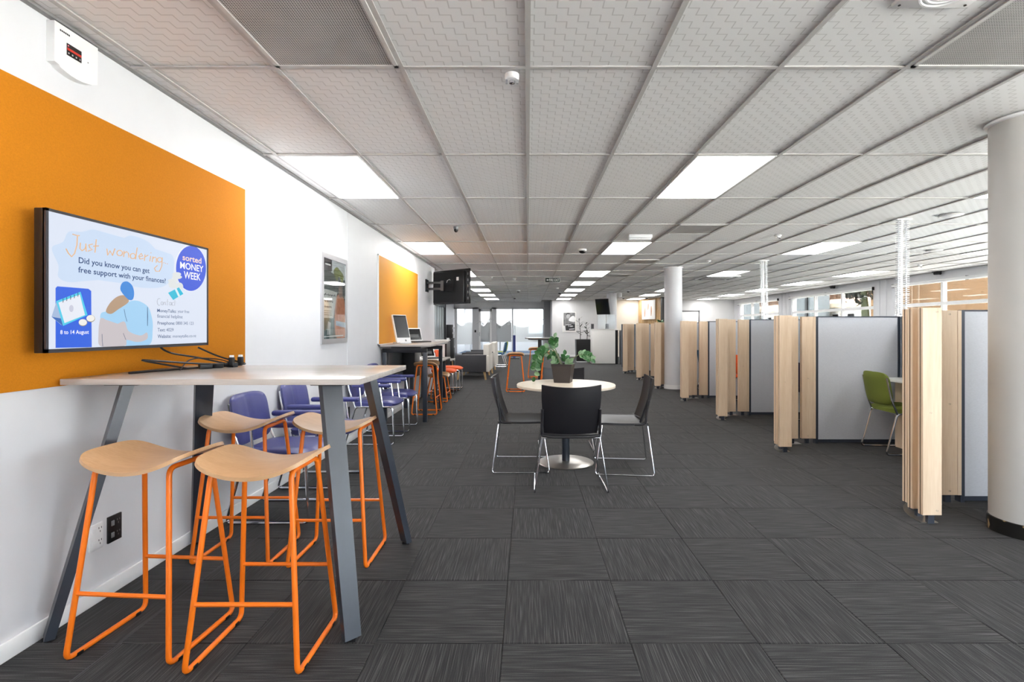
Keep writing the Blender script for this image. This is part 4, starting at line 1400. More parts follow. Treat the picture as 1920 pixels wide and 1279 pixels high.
# ------------------------------------------------------------------ foreground bar table and stools
t = thing('bar_table', 'tall white-topped bar table on splayed charcoal legs under the television', 'table', (-1.325, 2.526, 0))
MB().box(-0.625, 0.625, -0.404, 0.404, 1.0255, 1.05, bev=0.0015).build('tabletop', M_ashtop, t)
for sx in (-1, 1):
    for sy in (-1, 1):
        tx, ty, bx, by = sx * 0.45, sy * 0.27, sx * 0.612, sy * 0.465
        nx, ny = sx * 0.7071, sy * 0.7071
        def rect(cx_, cy_, z, a, b):
            q = [(-a, -b), (a, -b), (a, b), (-a, b)]
            return [(cx_ - ny * u + nx * v, cy_ + nx * u + ny * v, z) for (u, v) in q]
        lg = MB().hull8(rect(bx, by, 0.012, 0.034, 0.017), rect(tx, ty, 1.012, 0.044, 0.021)).build('leg', M_leg, t)
        MB().box(bx - 0.02, bx + 0.02, by - 0.014, by + 0.014, 0, 0.012).build('foot_glide', M_black, lg)
        MB().box(tx - 0.075, tx + 0.075, ty - 0.04, ty + 0.04, 1.012, 1.0255, bev=0.005).build('mount_plate', M_blackmetal, lg)

def make_stool(h, label, seatm=None):
    s = thing('bar_stool', label, 'stool')
    zt_ = h - 0.028
    bx, by, tx, ty = 0.205, 0.185, 0.150, 0.115
    r = 0.0102
    for sx in (-1, 1):
        loop = [(sx * bx, -by, r), (sx * bx, by, r), (sx * tx, ty, zt_), (sx * tx, -ty, zt_)]
        fr = MB().tube(fillet(loop, 0.032, 5, True), r, 10, True).build('side_frame', M_orange, s)
        for y in (-by + 0.05, by - 0.05):
            MB().box(sx * bx - 0.012, sx * bx + 0.012, y - 0.014, y + 0.014, 0.0, 0.014, bev=0.003).build('glide', M_black, fr)
    zf = 0.25 * h / 0.75
    f = zf / zt_
    for sy in (-1, 1):
        x, y = bx + (tx - bx) * f, sy * (by + (ty - by) * f)
        MB().tube([(-x, y, zf), (x, y, zf)], 0.0085, 8).build('footrest', M_orange, s)
    n = 22
    g = []
    for i in range(n + 1):
        row = []
        for j in range(n + 1):
            a, b = -1 + 2 * i / n, -1 + 2 * j / n
            # square to rounded superellipse
            m_ = max(abs(a), abs(b))
            L_ = (abs(a) ** 4.6 + abs(b) ** 4.6) ** (1 / 4.6)
            k = m_ / L_ if L_ > 0 else 1
            x, y = a * k * 0.215, b * k * 0.172
            z = h - 0.026 + 0.050 * (abs(x) / 0.215) ** 2.0 - 0.014 * (y / 0.172) ** 2 * (0.3 + 0.7 * (1 - (x / 0.215) ** 2))
            row.append(Vector((x, y, z)))
        g.append(row)
    MB().sheet(g, 0.015).build('seat', M_ply, s, ang=60)
    return s
gS = 'orange-framed bar stools'
st0 = make_stool(0.75, 'orange-framed bar stool with plywood seat in front of the wall sockets')
st0['group'] = gS
st0.location = (-1.525, 2.09, 0)
st0.rotation_euler = (0, 0, math.radians(-4))
dup(st0, (-1.037, 2.025, 0), 0.0, 'orange-framed bar stool tucked beside the near right leg of the bar table', gS)
dup(st0, (-1.582, 2.885, 0), 0.0, 'orange-framed bar stool in front of the first blue chair, close to the wall', gS)
dup(st0, (-1.052, 2.845, 0), 0.0, 'orange-framed bar stool beside the far right leg of the bar table', gS)
dup(st0, (-1.51, 7.63, 0), PI / 2, 'orange-framed bar stool pushed up to the kiosk counter', gS)
dup(st0, (-0.245, 10.34, 0), PI / 2, 'orange-framed bar stool standing alone in the aisle behind the round table', gS)
dup(st0, (0.19, 13.15, 0), PI / 2, 'orange-framed bar stool behind the pedestal of the high round table', gS)
dup(st0, (0.46, 11.05, 0), PI / 2, 'orange-framed bar stool in front of the high round table', gS)
lo = make_stool(0.46, 'low orange-framed stool with plywood seat at the low wall table')
lo.name = 'low_stool'
lo.location = (-1.555, 8.92, 0)
lo.rotation_euler = (0, 0, PI / 2)

# ------------------------------------------------------------------ upholstered sled chairs
def make_sled_chair(name, label, fab, arms):
    c = thing(name, label, 'chair')
    r = 0.0105
    for s in (-1, 1):
        y = s * 0.222
        loop = [(-0.28, y, r), (0.255, y, r), (0.235, y, 0.415), (-0.165, y, 0.415)]
        MB().tube(fillet(loop, 0.04, 5, True), r, 8, True).build('side_frame', M_chrome, c)
        MB().tube(fillet([(-0.165, y, 0.41), (-0.225, y * 0.98, 0.56), (-0.268, y * 0.95, 0.77)], 0.06, 5), r, 8).build('back_upright', M_chrome, c)
        if arms:
            MB().tube([(-0.10, y, 0.415), (-0.12, y, 0.63)], 0.009, 8).build('arm_support', M_chrome, c)
            MB().tube([(0.13, y, 0.415), (0.10, y, 0.63)], 0.009, 8).build('arm_support', M_chrome, c)
            MB().box(-0.20, 0.215, y - 0.028, y + 0.028, 0.625, 0.664, bev=0.017, seg=3).build('armrest', fab, c)
    MB().tube([(-0.15, -0.222, 0.412), (-0.15, 0.222, 0.412)], 0.009, 8).build('crossbar', M_chrome, c)
    MB().tube([(0.17, -0.222, 0.412), (0.17, 0.222, 0.412)], 0.009, 8).build('crossbar', M_chrome, c)
    # seat cushion: rounded, waterfall front
    g = []
    n = 14
    seat = MB()
    top = []
    for i in range(n + 1):
        row = []
        for j in range(n + 1):
            a, b = -1 + 2 * i / n, -1 + 2 * j / n
            m_ = max(abs(a), abs(b))
            L_ = (abs(a) ** 5 + abs(b) ** 5) ** 0.2
            k = m_ / L_ if L_ > 0 else 1
            x, y = 0.03 + a * k * 0.245, b * k * 0.222
            z = 0.490 - 0.028 * m_ ** 8 - 0.018 * max(0, a) ** 3 - 0.006 * (1 - b * b)
            row.append(Vector((x, y, z)))
        top.append(row)
    va = [[seat.bm.verts.new(q) for q in rw] for rw in top]
    vb = [[seat.bm.verts.new(Vector((0.03 + (q.x - 0.03) * 0.97, q.y * 0.97, 0.422))) for q in rw] for rw in top]
    for i in range(n):
        for j in range(n):
            seat.bm.faces.new((va[i][j], va[i + 1][j], va[i + 1][j + 1], va[i][j + 1]))
            seat.bm.faces.new((vb[i][j], vb[i][j + 1], vb[i + 1][j + 1], vb[i + 1][j]))
    rim = [(i, 0) for i in range(n + 1)] + [(n, j) for j in range(1, n + 1)] + [(i, n) for i in range(n - 1, -1, -1)] + [(0, j) for j in range(n - 1, 0, -1)]
    for k in range(len(rim)):
        p, q = rim[k], rim[(k + 1) % len(rim)]
        seat.bm.faces.new((va[p[0]][p[1]], vb[p[0]][p[1]], vb[q[0]][q[1]], va[q[0]][q[1]]))
    seat.build('seat', fab, c, ang=70)
    # backrest with centre seam
    g = []
    for i in range(n + 1):
        row = []
        for j in range(n + 1):
            a, b = -1 + 2 * i / n, -1 + 2 * j / n
            m_ = max(abs(a), abs(b))
            L_ = (abs(a) ** 5 + abs(b) ** 5) ** 0.2
            k = m_ / L_ if L_ > 0 else 1
            y, v = a * k * 0.222, b * k
            z = 0.655 + v * 0.165
            x = -0.235 - (z - 0.5) * 0.17 + 0.03 * (y / 0.222) ** 2
            row.append(Vector((x, y, z)))
        g.append(row)
    bk = MB()
    pads = []
    for sgn in (1, -1):
        vv = [[bk.bm.verts.new(q + Vector((sgn * (0.026 - 0.018 * max(abs(-1 + 2 * i / n), abs(-1 + 2 * j / n)) ** 6 - (0.007 if (i == n // 2 and sgn > 0) else 0)), 0, 0))) for j, q in enumerate(rw)] for i, rw in enumerate(g)]
        pads.append(vv)
        for i in range(n):
            for j in range(n):
                f = (vv[i][j], vv[i + 1][j], vv[i + 1][j + 1], vv[i][j + 1])
                bk.bm.faces.new(f if sgn > 0 else f[::-1])
    for k in range(len(rim)):
        p, q = rim[k], rim[(k + 1) % len(rim)]
        bk.bm.faces.new((pads[0][p[0]][p[1]], pads[1][p[0]][p[1]], pads[1][q[0]][q[1]], pads[0][q[0]][q[1]]))
    bk.build('backrest', fab, c, ang=70)
    return c
gb = 'blue vinyl armchairs along the left wall'
b0 = make_sled_chair('arm_chair', 'blue vinyl armchair on a chrome sled base, right behind the bar table', M_blue, True)
b0['group'] = gb
b0.location = (-1.665, 3.50, 0)
dup(b0, (-1.685, 4.22, 0), 0, 'blue vinyl armchair on a chrome sled base, second from the bar table', gb)
dup(b0, (-1.695, 5.72, 0), 0, 'blue vinyl armchair on a chrome sled base, after the gap by the poster', gb)
dup(b0, (-1.69, 6.42, 0), 0, 'blue vinyl armchair on a chrome sled base, next to the kiosk counter', gb)
go = 'orange fabric chairs along the left wall'
oc = make_sled_chair('side_chair', 'orange fabric chair with chrome legs at the end of the low wall table', M_orangefab, False)
oc['group'] = go
oc.location = (-1.66, 9.90, 0)
dup(oc, (-1.63, 10.60, 0), 0, 'orange fabric chair with chrome legs under the rear-facing television', go)
gc = make_sled_chair('side_chair', 'olive green chair with chrome sled legs in the second cubicle', M_green, False)
gc.location = (3.825, 5.24, 0)
gc.scale = (0.93, 0.96, 1.0)
gc.rotation_euler = (0, 0, math.radians(-4))
q = make_sled_chair('side_chair', 'dark plum chair glimpsed through a timber screen in the third cubicle', M_plum, False)
q.location = (3.81, 6.75, 0)
q = make_sled_chair('side_chair', 'orange chair glimpsed through a timber screen in the fourth cubicle', M_orangefab, False)
q.location = (3.81, 8.70, 0)
q = make_sled_chair('side_chair', 'teal chair glimpsed through a timber screen in the fifth cubicle', M_teal, False)
q.location = (3.81, 10.45, 0)
q = make_sled_chair('side_chair', 'teal chair with chrome legs beside the cream sofas', M_teal, False)
q.location = (-0.98, 16.7, 0)
q.rotation_euler = (0, 0, PI * 0.97)
q = make_sled_chair('side_chair', 'lime green chair with chrome legs beside the cream sofas', M_lime, False)
q.location = (-0.98, 17.5, 0)
q.rotation_euler = (0, 0, PI * 0.97)

# ------------------------------------------------------------------ round table, shell chairs, planter
t = thing('round_table', 'round pale table on a steel disc pedestal in the middle of the aisle', 'table', (0.359, 4.80, 0))
MB().lathe([(0, 0.712), (0.45, 0.712), (0.462, 0.716), (0.463, 0.735), (0.459, 0.74), (0, 0.74)], 72).build('tabletop', M_ashround, t)
MB().lathe([(0, 0.0), (0.26, 0.0), (0.262, 0.006), (0.25, 0.012), (0.06, 0.02), (0, 0.02)], 64).build('base_disc', M_steel, t)
MB().lathe([(0.036, 0.018), (0.036, 0.70)], 28).build('pedestal', M_leg, t)
MB().lathe([(0, 0.695), (0.16, 0.695), (0.16, 0.712), (0, 0.712)], 28).build('top_plate', M_blackmetal, t)

def make_shell_chair(label):
    c = thing('shell_chair', label, 'chair')
    r = 0.0062
    for s in (-1, 1):
        loop = [(-0.215, s * 0.222, 0.418), (-0.265, s * 0.282, r), (0.235, s * 0.275, r), (0.175, s * 0.215, 0.418)]
        MB().tube(fillet(loop, 0.025, 5), r, 8).build('side_frame', M_chrome, c)
    MB().tube([(0.172, -0.215, 0.418), (0.172, 0.215, 0.418)], r, 8).tube([(-0.212, -0.222, 0.416), (-0.212, 0.222, 0.416)], r, 8).build('crossbars', M_chrome, c)
    n = 12
    g = []
    for i in range(n + 1):
        a = i / n
        row = []
        for j in range(n + 1):
            b = -1 + 2 * j / n
            x = -0.215 + a * 0.43
            hw = 0.228 - 0.012 * a ** 6
            z = 0.436 - 0.012 * (1 - b * b) - 0.014 * max(0, (a - 0.8) / 0.2) ** 2 - 0.006 * math.sin(a * PI)
            row.append(Vector((x, b * hw, z)))
        g.append(row)
    MB().sheet(g, 0.018).build('seat', M_shell, c, ang=50)
    g = []
    for i in range(n + 1):
        a = i / n
        row = []
        for j in range(n + 1):
            b = -1 + 2 * j / n
            z = 0.445 + a * 0.385
            hw = 0.205 + 0.022 * min(1, a * 1.4)
            x = -0.195 - 0.095 * a ** 1.15 + 0.045 * b * b - 0.02 * math.sin(a * PI)
            row.append(Vector((x, b * hw, z - 0.018 * (1 - b * b) * a)))
        g.append(row)
    MB().sheet(g, 0.014).build('backrest', M_shell, c, ang=50)
    # arms of the shell that carry the back
    for s in (-1, 1):
        MB().tube(fillet([(-0.10, s * 0.226, 0.43), (-0.20, s * 0.226, 0.432), (-0.20, s * 0.224, 0.52), (-0.225, s * 0.222, 0.64)], 0.05, 5), [0.012] * 0 or 0.0115, 8).build('shell_arm', M_shell, c)
    MB().tube(fillet([(-0.20, -0.226, 0.432), (-0.222, -0.15, 0.424), (-0.226, 0.15, 0.424), (-0.20, 0.226, 0.432)], 0.05, 4), 0.011, 8).build('rear_rail', M_shell, c)
    return c
gk = 'black shell chairs around the round table'
k0 = make_shell_chair('black shell chair with its back turned, in front of the round table')
k0['group'] = gk
k0.location = (0.335, 4.15, 0)
k0.rotation_euler = (0, 0, PI / 2)
dup(k0, (-0.045, 4.715, 0), 0.0, 'black shell chair at the wall side of the round table', gk)
dup(k0, (0.845, 4.64, 0), PI + math.radians(-6), 'black shell chair at the cubicle side of the round table', gk)
dup(k0, (0.40, 5.40, 0), -PI / 2, 'black shell chair behind the round table, facing the planter', gk)

t = thing('potted_plant', 'glossy green plant with arching stems in a square brown planter on the round table', 'plant', (0.345, 4.955, 0.74), math.radians(-15))
def sq(h, z):
    return [(-h, -h, z), (h, -h, z), (h, h, z), (-h, h, z)]
MB().hull8(sq(0.076, 0.0), sq(0.097, 0.165)).build('planter', M_pot, t)
rim = MB()
for (a, b, c_, d) in ((-0.099, 0.099, -0.099, -0.088), (-0.099, 0.099, 0.088, 0.099), (-0.099, -0.088, -0.099, 0.099), (0.088, 0.099, -0.099, 0.099)):
    rim.box(a, b, c_, d, 0.163, 0.180)
rim.build('planter_rim', M_pot, t)
MB().box(-0.087, 0.087, -0.087, 0.087, 0.160, 0.168).build('soil', M_soil, t)
lf = MB()
g = []
for i in range(7):
    a = i / 6
    w = 0.023 * math.sin(PI * min(1, a * 0.92 + 0.08)) ** 0.8 + 0.0008
    row = []
    for j in range(5):
        b = -1 + 2 * j / 4
        row.append(Vector((a * 0.062, b * w, 0.004 * b * b - 0.012 * a * a)))
    g.append(row)
leafm = lf.sheet(g, 0.0012).mesh('leaf', 80)
leafm2 = leafm.copy()
leafm.materials.append(M_leaf)
leafm2.materials.append(M_leaf2)
rl = random.Random(11)
def branch(pts, n, r0=0.006, side=1.0, pale=0.3, ls=1.0, start=0.3):
    p = fillet(pts, 0.2, 7)
    MB().tube(p, [r0 * (1 - 0.6 * k / (len(p) - 1)) for k in range(len(p))], 6).build('stem', M_stem, t)
    for k in range(n):
        f = start + (1 - start) * k / (n - 1)
        x = f * (len(p) - 1)
        i = min(int(x), len(p) - 2)
        q = p[i].lerp(p[i + 1], x - i)
        d = (p[i + 1] - p[i]).normalized()
        up = Vector((0.1, -1, 0.35))
        sd = d.cross(up)
        if sd.length < 0.2:
            sd = Vector((0, 1, 0))
        sd.normalize()
        s = 1 if k % 2 else -1
        ax = (d * 0.55 + sd * s * 0.95 + Vector((rl.uniform(-.25, .25), rl.uniform(-.25, .25), rl.uniform(-.1, .35)))).normalized()
        if k == n - 1:
            ax = d
        nrm = (d.cross(sd) * (1 if d.cross(sd).y < 0 else -1) + Vector((rl.uniform(-.4, .4), rl.uniform(-.4, .4), 0))).normalized()
        yv = nrm.cross(ax).normalized()
        zv = ax.cross(yv)
        R = Matrix((ax, yv, zv)).transposed()
        o = mkobj('leaf', leafm2 if rl.random() < pale else leafm, None, t, tuple(q))
        o.rotation_euler = R.to_euler()
        sc = ls * rl.uniform(0.72, 1.0)
        o.scale = (sc, sc, sc)
branch([(-0.02, 0, 0.16), (-0.07, 0.01, 0.29), (-0.13, 0.0, 0.34), (-0.21, -0.02, 0.31), (-0.265, -0.03, 0.20), (-0.285, -0.03, 0.045)], 38, 0.007, ls=1.05, pale=0.15, start=0.42)
branch([(-0.01, 0.02, 0.16), (-0.07, 0.02, 0.29), (-0.10, 0.0, 0.375), (-0.085, 0.0, 0.435)], 17, 0.006, start=0.5, pale=0.35)
branch([(0.04, 0.02, 0.16), (0.09, 0.05, 0.235), (0.16, 0.06, 0.275), (0.24, 0.05, 0.255), (0.27, 0.05, 0.225)], 24, 0.006, pale=0.6, start=0.45)
branch([(-0.03, 0.03, 0.16), (-0.06, 0.05, 0.22), (-0.12, 0.06, 0.262), (-0.16, 0.07, 0.26)], 12, 0.005, pale=0.3)
branch([(0.01, 0.04, 0.16), (0.015, 0.05, 0.22), (0.01, 0.05, 0.265)], 6, 0.004, pale=0.2)
branch([(0.03, -0.02, 0.16), (0.05, -0.02, 0.18), (0.07, -0.03, 0.2)], 6, 0.004, pale=0.8, start=0.1)
branch([(-0.05, 0.02, 0.16), (-0.07, 0.0, 0.185), (-0.085, 0, 0.21)], 6, 0.004, pale=0.8, start=0.1)

# ------------------------------------------------------------------ kiosk counter and low table
def frame_table(name, label, cat, x0, x1, y0, y1, h, top, th=0.028, leg=0.055):
    t = thing(name, label, cat, (x0, y0, 0))
    w, l = x1 - x0, y1 - y0
    MB().box(0, w, 0, l, h - th, h, bev=0.001).build('tabletop', top, t)
    za = h - th - 0.03
    for (ya) in (0.10, l - 0.10 - leg):
        for xa in (0.0, w - leg - 0.07):
            MB().box(xa, xa + leg, ya, ya + leg, 0, za - leg, bev=0.003).build('leg', M_leg, t)
        MB().box(0.0, w - 0.07, ya, ya + leg, za - leg, za, bev=0.003).build('top_rail', M_blackmetal, t)
    MB().box(0.12, w - 0.15, 0.10, l - 0.10, za, h - th).build('subframe', M_blackmetal, t)
    return t
kt = frame_table('kiosk_counter', 'tall counter with black box-section frame below the amber pinboard', 'table', -1.96, -1.29, 6.76, 8.24, 1.05, M_ashtop)
MB().box(0.02, 0.04, 0.25, 1.38, 0.60, 0.96).build('modesty_panel', M_greyscreen, kt)
MB().box(0.06, 0.24, 1.0, 1.35, 0.52, 0.9, bev=0.004).build('computer_bracket', M_black, kt)
lt = frame_table('low_table', 'low wall table with black legs beyond the kiosk counter', 'table', -1.96, -1.44, 8.36, 9.50, 0.735, M_ashtop)

t = thing('touchscreen_kiosk', 'white tilted touchscreen kiosk with dark screen on the tall counter', 'kiosk', (-1.77, 7.24, 1.05), math.radians(-38))
MB().box(-0.10, 0.06, -0.105, 0.105, 0, 0.022, bev=0.008).build('base', M_whitepl, t)
MB().hull8([(-0.06, -0.04, 0.02), (0.0, -0.04, 0.02), (0.0, 0.04, 0.02), (-0.06, 0.04, 0.02)], [(-0.08, -0.04, 0.22), (-0.05, -0.04, 0.22), (-0.05, 0.04, 0.22), (-0.08, 0.04, 0.22)]).build('stand', M_whitepl, t)
tl = Matrix.Translation((0.03, 0, 0.012)) @ Matrix.Rotation(math.radians(-17), 4, 'Y')
MB().box(-0.035, 0, -0.125, 0.125, 0, 0.42, M=tl, bev=0.010).build('body', M_whitepl, t)
MB().box(0.0, 0.003, -0.11, 0.11, 0.075, 0.405, M=tl).build('screen', M_greyscreen, t)
MB().box(0.003, 0.004, -0.11, 0.11, 0.38, 0.405, M=tl).build('sensor_strip', M_black, t)
MB().box(0.0, 0.004, 0.02, 0.04, 0.02, 0.045, M=tl).build('button', M_grey, t)

def laptop(loc, rz, label, lid=M_greyscreen):
    t = thing('laptop', label, 'laptop', loc, rz)
    MB().box(-0.11, 0.11, -0.16, 0.16, 0, 0.018, bev=0.004).build('base', M_black, t)
    MB().box(-0.085, 0.05, -0.14, 0.14, 0.018, 0.0195).build('keyboard', M_grey, t)
    tl = Matrix.Translation((-0.105, 0, 0.016)) @ Matrix.Rotation(math.radians(-18), 4, 'Y')
    MB().box(-0.012, 0, -0.16, 0.16, 0, 0.215, M=tl, bev=0.004).build('lid', M_whitepl, t)
    MB().box(0.0, 0.002, -0.145, 0.145, 0.02, 0.2, M=tl).build('screen', M_screenblk, t)
    MB().box(0.002, 0.0025, -0.12, 0.10, 0.06, 0.11, M=tl).build('screen_content', M_greyscreen, t)
laptop((-1.70, 7.95, 1.05), math.radians(-40), 'open laptop with dark keyboard on the tall counter')
laptop((-1.70, 9.05, 0.735), math.radians(-40), 'open laptop on the low wall table')
t = thing('card_reader', 'small white device on the low wall table beside the laptop', 'device', (-1.78, 8.55, 0.735))
MB().box(-0.07, 0.07, -0.08, 0.08, 0, 0.03, bev=0.006).build('base', M_whitepl, t)
MB().box(-0.04, -0.01, -0.06, 0.06, 0.03, 0.16, M=Matrix.Rotation(-0.15, 4, 'Y'), bev=0.006).build('display_head', M_whitepl, t)
MB().box(-0.009, -0.006, -0.05, 0.05, 0.06, 0.15, M=Matrix.Rotation(-0.15, 4, 'Y')).build('display', M_greyscreen, t)

# white cabinet beyond the nib, black stand, sofas
t = thing('white_cabinet', 'waist-high white cabinet with dark end beyond the low wall table', 'cabinet', (-2.15, 11.0, 0))
MB().box(-0.3, 0.36, 0, 0.5, 0.06, 0.99).build('body', M_whitelam, t)
MB().box(-0.32, 0.40, -0.02, 0.52, 0.99, 1.015).build('top', M_whitelam, t)
MB().box(0.36, 0.40, 0.0, 0.5, 0.0, 0.97).build('end_panel', M_black, t)
MB().box(-0.3, 0.36, 0.02, 0.48, 0.0, 0.06).build('plinth', M_black, t)
t = thing('ticket_stand', 'slim black floor-standing ticket machine near the sofas', 'machine', (-2.30, 15.2, 0))
MB().box(-0.13, 0.11, -0.12, 0.12, 0.0, 0.98, bev=0.01).build('lower_body', M_black, t)
MB().box(-0.12, 0.07, -0.10, 0.10, 0.98, 1.38, bev=0.01).build('head', M_black, t)
for z in (0.84, 0.94):
    MB().box(-0.10, -0.02, -0.126, -0.12, z, z + 0.05).build('paper_slot', M_whitepl, t)
for z in (0.3, 0.7, 1.1, 1.25):
    MB().box(0.07, 0.13, -0.08, -0.04, z, z + 0.06).build('hinge', M_alu, t)

def sofa(x, y, label):
    t = thing('sofa', label, 'sofa', (x, y, 0))
    MB().box(-0.38, 0.38, 0.0, 1.35, 0.20, 0.42, bev=0.015).build('base', M_charfab, t)
    MB().box(-0.38, 0.30, 0.10, 1.25, 0.42, 0.56, bev=0.03).build('seat_cushion', M_creamfab, t)
    MB().box(-0.38, 0.38, -0.02, 0.10, 0.20, 0.615, bev=0.015).build('armrest', M_charfab, t)
    MB().box(-0.38, 0.38, 1.25, 1.37, 0.20, 0.615, bev=0.015).build('armrest', M_charfab, t)
    MB().box(0.30, 0.44, 0.10, 1.25, 0.22, 0.87, bev=0.02).build('backrest', M_creamfab, t)
    MB().box(0.381, 0.45, -0.01, 1.36, 0.20, 0.60, bev=0.01).build('back_shell', M_creamfab, t)
    for (a, b) in ((-0.30, 0.06), (0.33, 0.06), (-0.30, 1.28), (0.33, 1.28)):
        MB().tube([(a * 1.1, b, 0.0), (a, b, 0.21)], [0.022, 0.034], 12).build('leg', M_timberleg, t)
sofa(-1.40, 12.5, 'charcoal sofa with cream back and beech legs, nearer the low wall table')
sofa(-1.36, 14.3, 'charcoal sofa with cream back and beech legs, beside the teal chair')
t = thing('coffee_table', 'low pale coffee table beside the sofas', 'table', (-2.45, 13.9, 0))
MB().box(-0.45, 0.45, -0.4, 0.4, 0.40, 0.43, bev=0.004).build('tabletop', M_ashtop, t)
for (a, b) in ((-0.38, -0.33), (0.38, -0.33), (-0.38, 0.33), (0.38, 0.33)):
    MB().tube([(a, b, 0), (a * .9, b * .9, 0.40)], 0.02, 10).build('leg', M_timberleg, t)

t = thing('standing_sign', 'slim blue standing sign with clear top on a black base', 'sign', (-0.565, 21.4, 0))
MB().box(-0.22, 0.22, -0.2, 0.2, 0, 0.04, bev=0.01).build('base', M_black, t)
MB().box(-0.055, 0.055, -0.03, 0.03, 0.04, 0.985).build('post', M_bluep, t)
MB().box(-0.05, 0.05, -0.02, 0.02, 0.985, 1.38).build('clear_top', M_acrylic, t)

t = thing('high_round_table', 'high round bar table on a dark pedestal behind the round table', 'table', (0.287, 12.15, 0))
MB().lathe([(0, 1.02), (0.35, 1.02), (0.355, 1.03), (0.355, 1.048), (0, 1.05)], 48).build('tabletop', M_ashtop, t)
MB().lathe([(0.045, 0.015), (0.045, 1.0)], 20).build('pedestal', M_blackmetal, t)
MB().lathe([(0, 0), (0.27, 0), (0.27, 0.01), (0.06, 0.02), (0, 0.02)], 40).build('base_disc', M_blackmetal, t)
MB().lathe([(0, 0.995), (0.28, 0.995), (0.28, 1.02), (0, 1.02)], 30).build('top_plate', M_black, t)

# office tables behind the glass
for (x0, x1, lb) in ((-3.05, -2.3, 'white table behind the left glass pane'), (-1.55, 0.7, 'long white table behind the main glass pane')):
    t = thing('office_table', lb, 'table', (x0, 26.2, 0))
    w = x1 - x0
    MB().box(0, w, 0, 0.7, 0.70, 0.73).build('tabletop', M_whitelam, t)
    for a in (0.1, w - 0.1):
        for b in (0.08, 0.62):
            MB().tube([(a, b, 0), (a * 0.98 + 0.01, b, 0.70)], 0.02, 8).build('leg', M_alu, t)

# ------------------------------------------------------------------ cubicles
boardm = MB().box(-0.062, 0.062, -0.021, 0.021, 0.0, 1.338, bev=0.002, seg=1).mesh('board')
boardm.materials.append(M_maple)
footm = MB().box(-0.020, 0.020, -0.012, 0.012, 0.0, 0.062).mesh('foot')
footm.materials.append(M_darktrim)
screwm = MB().lathe([(0, -0.002), (0.006, -0.002), (0.006, 0.001)], 10, M=Matrix.Rotation(PI / 2, 4, 'X')).mesh('screw')
screwm.materials.append(M_blackmetal)
BO = [(2.625, -0.42, 0), (2.645, -0.30, 0.06), (2.700, -0.175, 0.10), (2.785, -0.085, 0.08), (2.895, -0.035, 0.04)]
XO = [-0.02, 0.0, 0.06, 0.11, 0.11, 0.12, 0.13]
NB = 7
YP = [3.72, 5.62, 7.44, 9.28, 11.12, 12.97, 14.82]
ordn = ['first', 'second', 'third', 'fourth', 'fifth', 'sixth', 'seventh']
for i, yp in enumerate(YP):
    t = thing('timber_screen', 'curved maple slat screen, %s along the cubicle row from the scuffed column' % ordn[i], 'screen', (2.625 + XO[i], yp - 0.42, 0), 0, 'maple slat screens')
    pts_o, pts_i = [], []
    for (x, dy, rz) in BO:
        lx, ly = x - 2.625, dy + 0.42
        b = mkobj('board', boardm, None, t, (lx, ly, 0.058), rz)
        mkobj('foot', footm, None, b, (0, 0, -0.0575))
        if i < 4:
            for z in (0.03, 0.66, 1.31):
                mkobj('screw', screwm, None, b, (0.03 if z != 0.66 else -0.01, -0.0215, z))
    n = 14
    arcp = []
    for k in range(n + 1):
        a = k / n * PI / 2
        arcp.append((0.36 - 0.36 * math.cos(a), 0.40 * math.sin(a)))
    outer = [(p[0] - 0.055 * math.cos(k / n * PI / 2), p[1] + 0.055 * math.sin(k / n * PI / 2)) for k, p in enumerate(arcp)]
    inner = [(p[0] + 0.055 * math.cos(k / n * PI / 2), p[1] - 0.055 * math.sin(k / n * PI / 2)) for k, p in enumerate(arcp)]
    fp = MB()
    for k in range(n):
        fp.hull8([(*outer[k], 0.0005), (*outer[k + 1], 0.0005), (*inner[k + 1], 0.0005), (*inner[k], 0.0005)], [(*outer[k], 0.006), (*outer[k + 1], 0.006), (*inner[k + 1], 0.006), (*inner[k], 0.006)])
    fp.build('foot_plate', M_steel, t)
    # panel
    p = thing('partition_panel', 'grey fabric partition panel, %s along the cubicle row from the scuffed column' % ordn[i], 'partition', (3.075 + XO[i], yp, 0), 0, 'grey partition panels')
    MB().box(0.115, 0.99 - XO[i], -0.022, 0.022, 0.045, 1.385).build('fabric_face', M_panelfab, p)
    MB().box(0.085, 0.115, -0.026, 0.026, 0.0, 1.395).box(0.10, 1.01 - XO[i], -0.027, 0.027, 1.385, 1.397).box(0.10, 1.01 - XO[i], -0.027, 0.027, 0.012, 0.045).box(0.99 - XO[i], 1.02 - XO[i], -0.027, 0.027, 0.0, 1.397).build('trim', M_darktrim, p)
    e = mkobj('end_board', boardm, None, p, (-0.005, -0.012, 0.055))
    mkobj('foot', footm, None, e, (0, 0, -0.0545))
    e = MB().box(0.058, 0.085, -0.034, 0.030, 0.055, 1.392).build('end_strip', M_maple, p)
    if i < 4:
        for z in (0.03, 0.66, 1.31):
            mkobj('screw', screwm, None, kids(p)[2] if False else e, (0.0, -0.0345, 0.055 + z))
